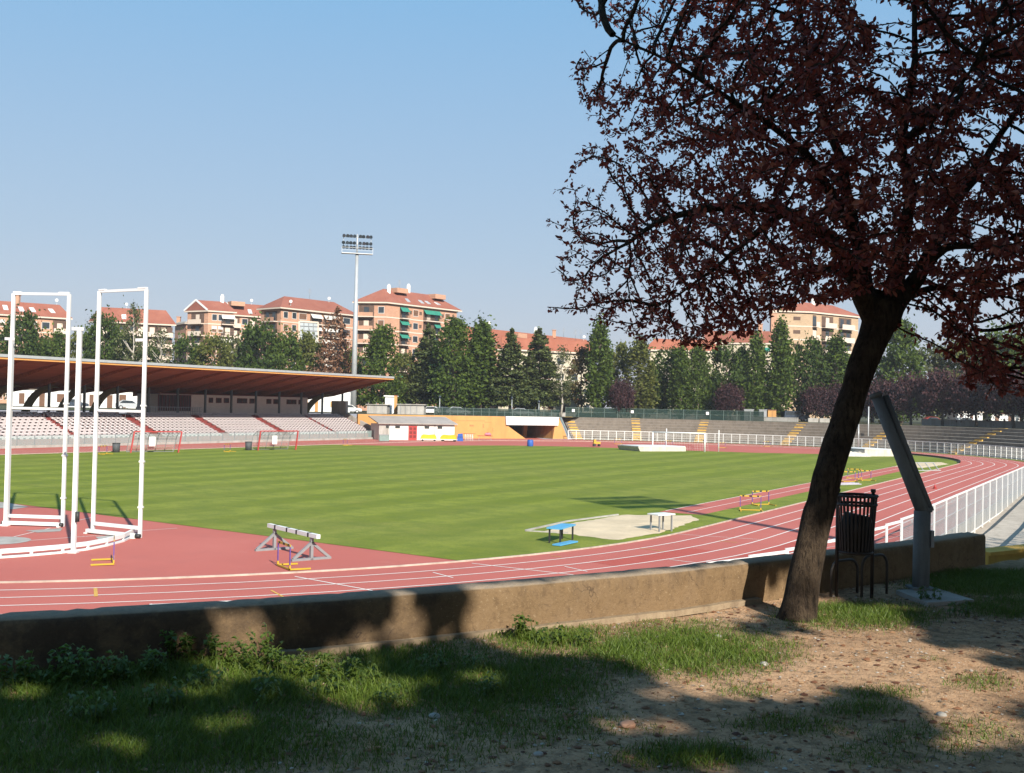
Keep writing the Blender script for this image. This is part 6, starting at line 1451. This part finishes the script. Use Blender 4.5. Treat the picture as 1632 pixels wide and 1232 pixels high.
while cnt < 34000 and tries < 500000:
    tries += 1
    if rnd.random() < .70: tgt = Vector((rnd.uniform(-5, 8.5), rnd.uniform(3.4, 13), ZG)); lam = rnd.uniform(9.5, 17.)
    else: tgt = Vector((rnd.uniform(.2, 7.5), rnd.uniform(7, 12), rnd.uniform(6.3, 9.6))); lam = rnd.uniform(8, 14.)
    q = tgt+SUN*lam
    if q.y > .5 and q.z < EYE+.42*q.y+.6: continue
    if noise.noise(q*.55) < -.42: continue
    if shade_fall(q) > .12+.5*rnd.random(): continue
    k = min(range(len(roots)), key=lambda i: (q-roots[i]).xy.length); SL[k].append(q); cnt += 1
for _ in range(16000):                        # leaves added to those unseen crowns to cut sky light from behind
    q = Vector((rnd.uniform(-13, 17), rnd.uniform(-15, 2.5), 0))+SUN*rnd.uniform(11, 20); q.z = ZG+rnd.uniform(5.5, 11)
    if q.y > -.5 or shade_fall(q) > .1: continue
    k = min(range(len(roots)), key=lambda i: (q-roots[i]).xy.length); SL[k].append(q)
for _ in range(26000):                        # and crown leaves added over the right side to darken it
    q = Vector((rnd.uniform(5, 19), rnd.uniform(-3, 17), ZG+rnd.uniform(4.5, 10.5)))
    if q.x < .56*q.y+1.8+ (q.z-ZG)*.05 or shade_fall(q) > .1: continue
    k = min(range(len(roots)), key=lambda i: (q-roots[i]).xy.length); SL[k].append(q)
for _ in range(15000):                        # and one farther along the terrace, shading the near bleachers
    q = Vector((rnd.uniform(16, 33), rnd.uniform(9, 32), ZG+rnd.uniform(4.5, 10.5)))
    if q.x < .56*q.y+3.5 or noise.noise(q*.6) < .0 or shade_fall(q) > .1: continue
    SL[4].append(q)
for k, (r, L) in enumerate(zip(roots, SL)):
    if len(L) < 50: continue
    o = thing('shade_tree', ('tall leafy tree behind the viewpoint', 'tall leafy tree behind and to the right of the viewpoint', 'tall leafy tree behind and to the left of the viewpoint', 'tall leafy tree at the right of the viewpoint', 'leafy tree farther along the terrace on the right')[k], 'tree', r, 0)
    V, F = leaf_cards(np.array([tuple(q-r) for q in L]), .27); raw_mesh('crown', V, F, L_green, o)
    mb = MB(); mean = sum(L, Vector())/len(L)-r; mb.tube([(0, 0, -.1), (mean.x*.05, mean.y*.05, 2.5), (mean.x*.1, mean.y*.1, 4.6)], [.30, .24, .18], 10)
    b0_ = Vector((mean.x*.1, mean.y*.1, 4.5)); nl = 0
    for q in rnd.sample(L, 60):                # limbs, only where they do not cross the open gaps
        q = q-r; m_ = mean*.35+q*.45; m_.z = max(m_.z, 5); pts_ = [b0_+(m_-b0_)*i/6 for i in range(7)]+[m_+(q-m_)*i/6 for i in range(1, 7)]
        if any(shade_fall(r+p_) > .15 for p_ in pts_) or nl > 12: continue
        nl += 1; mb.tube([tuple(b0_), tuple(m_), tuple(q)], [.09, .05, .01], 5)
    mb.build('trunk', M_bark, o)
# ================================================================ thin summer haze
def haze(density):
    n = NT('haze_air'); v = n.n('ShaderNodeVolumePrincipled'); v.inputs['Color'].default_value = (.88, .89, .93, 1); v.inputs['Density'].default_value = density; v.inputs['Anisotropy'].default_value = .2
    n.l(v.outputs[0], n.out.inputs[1])
    o = MB().box((0, 160, 23), (560, 430, 50)).build('haze', n.m); o['kind'] = 'stuff'; o['label'] = 'thin pale summer haze over the stadium and the street'

haze(.00022)
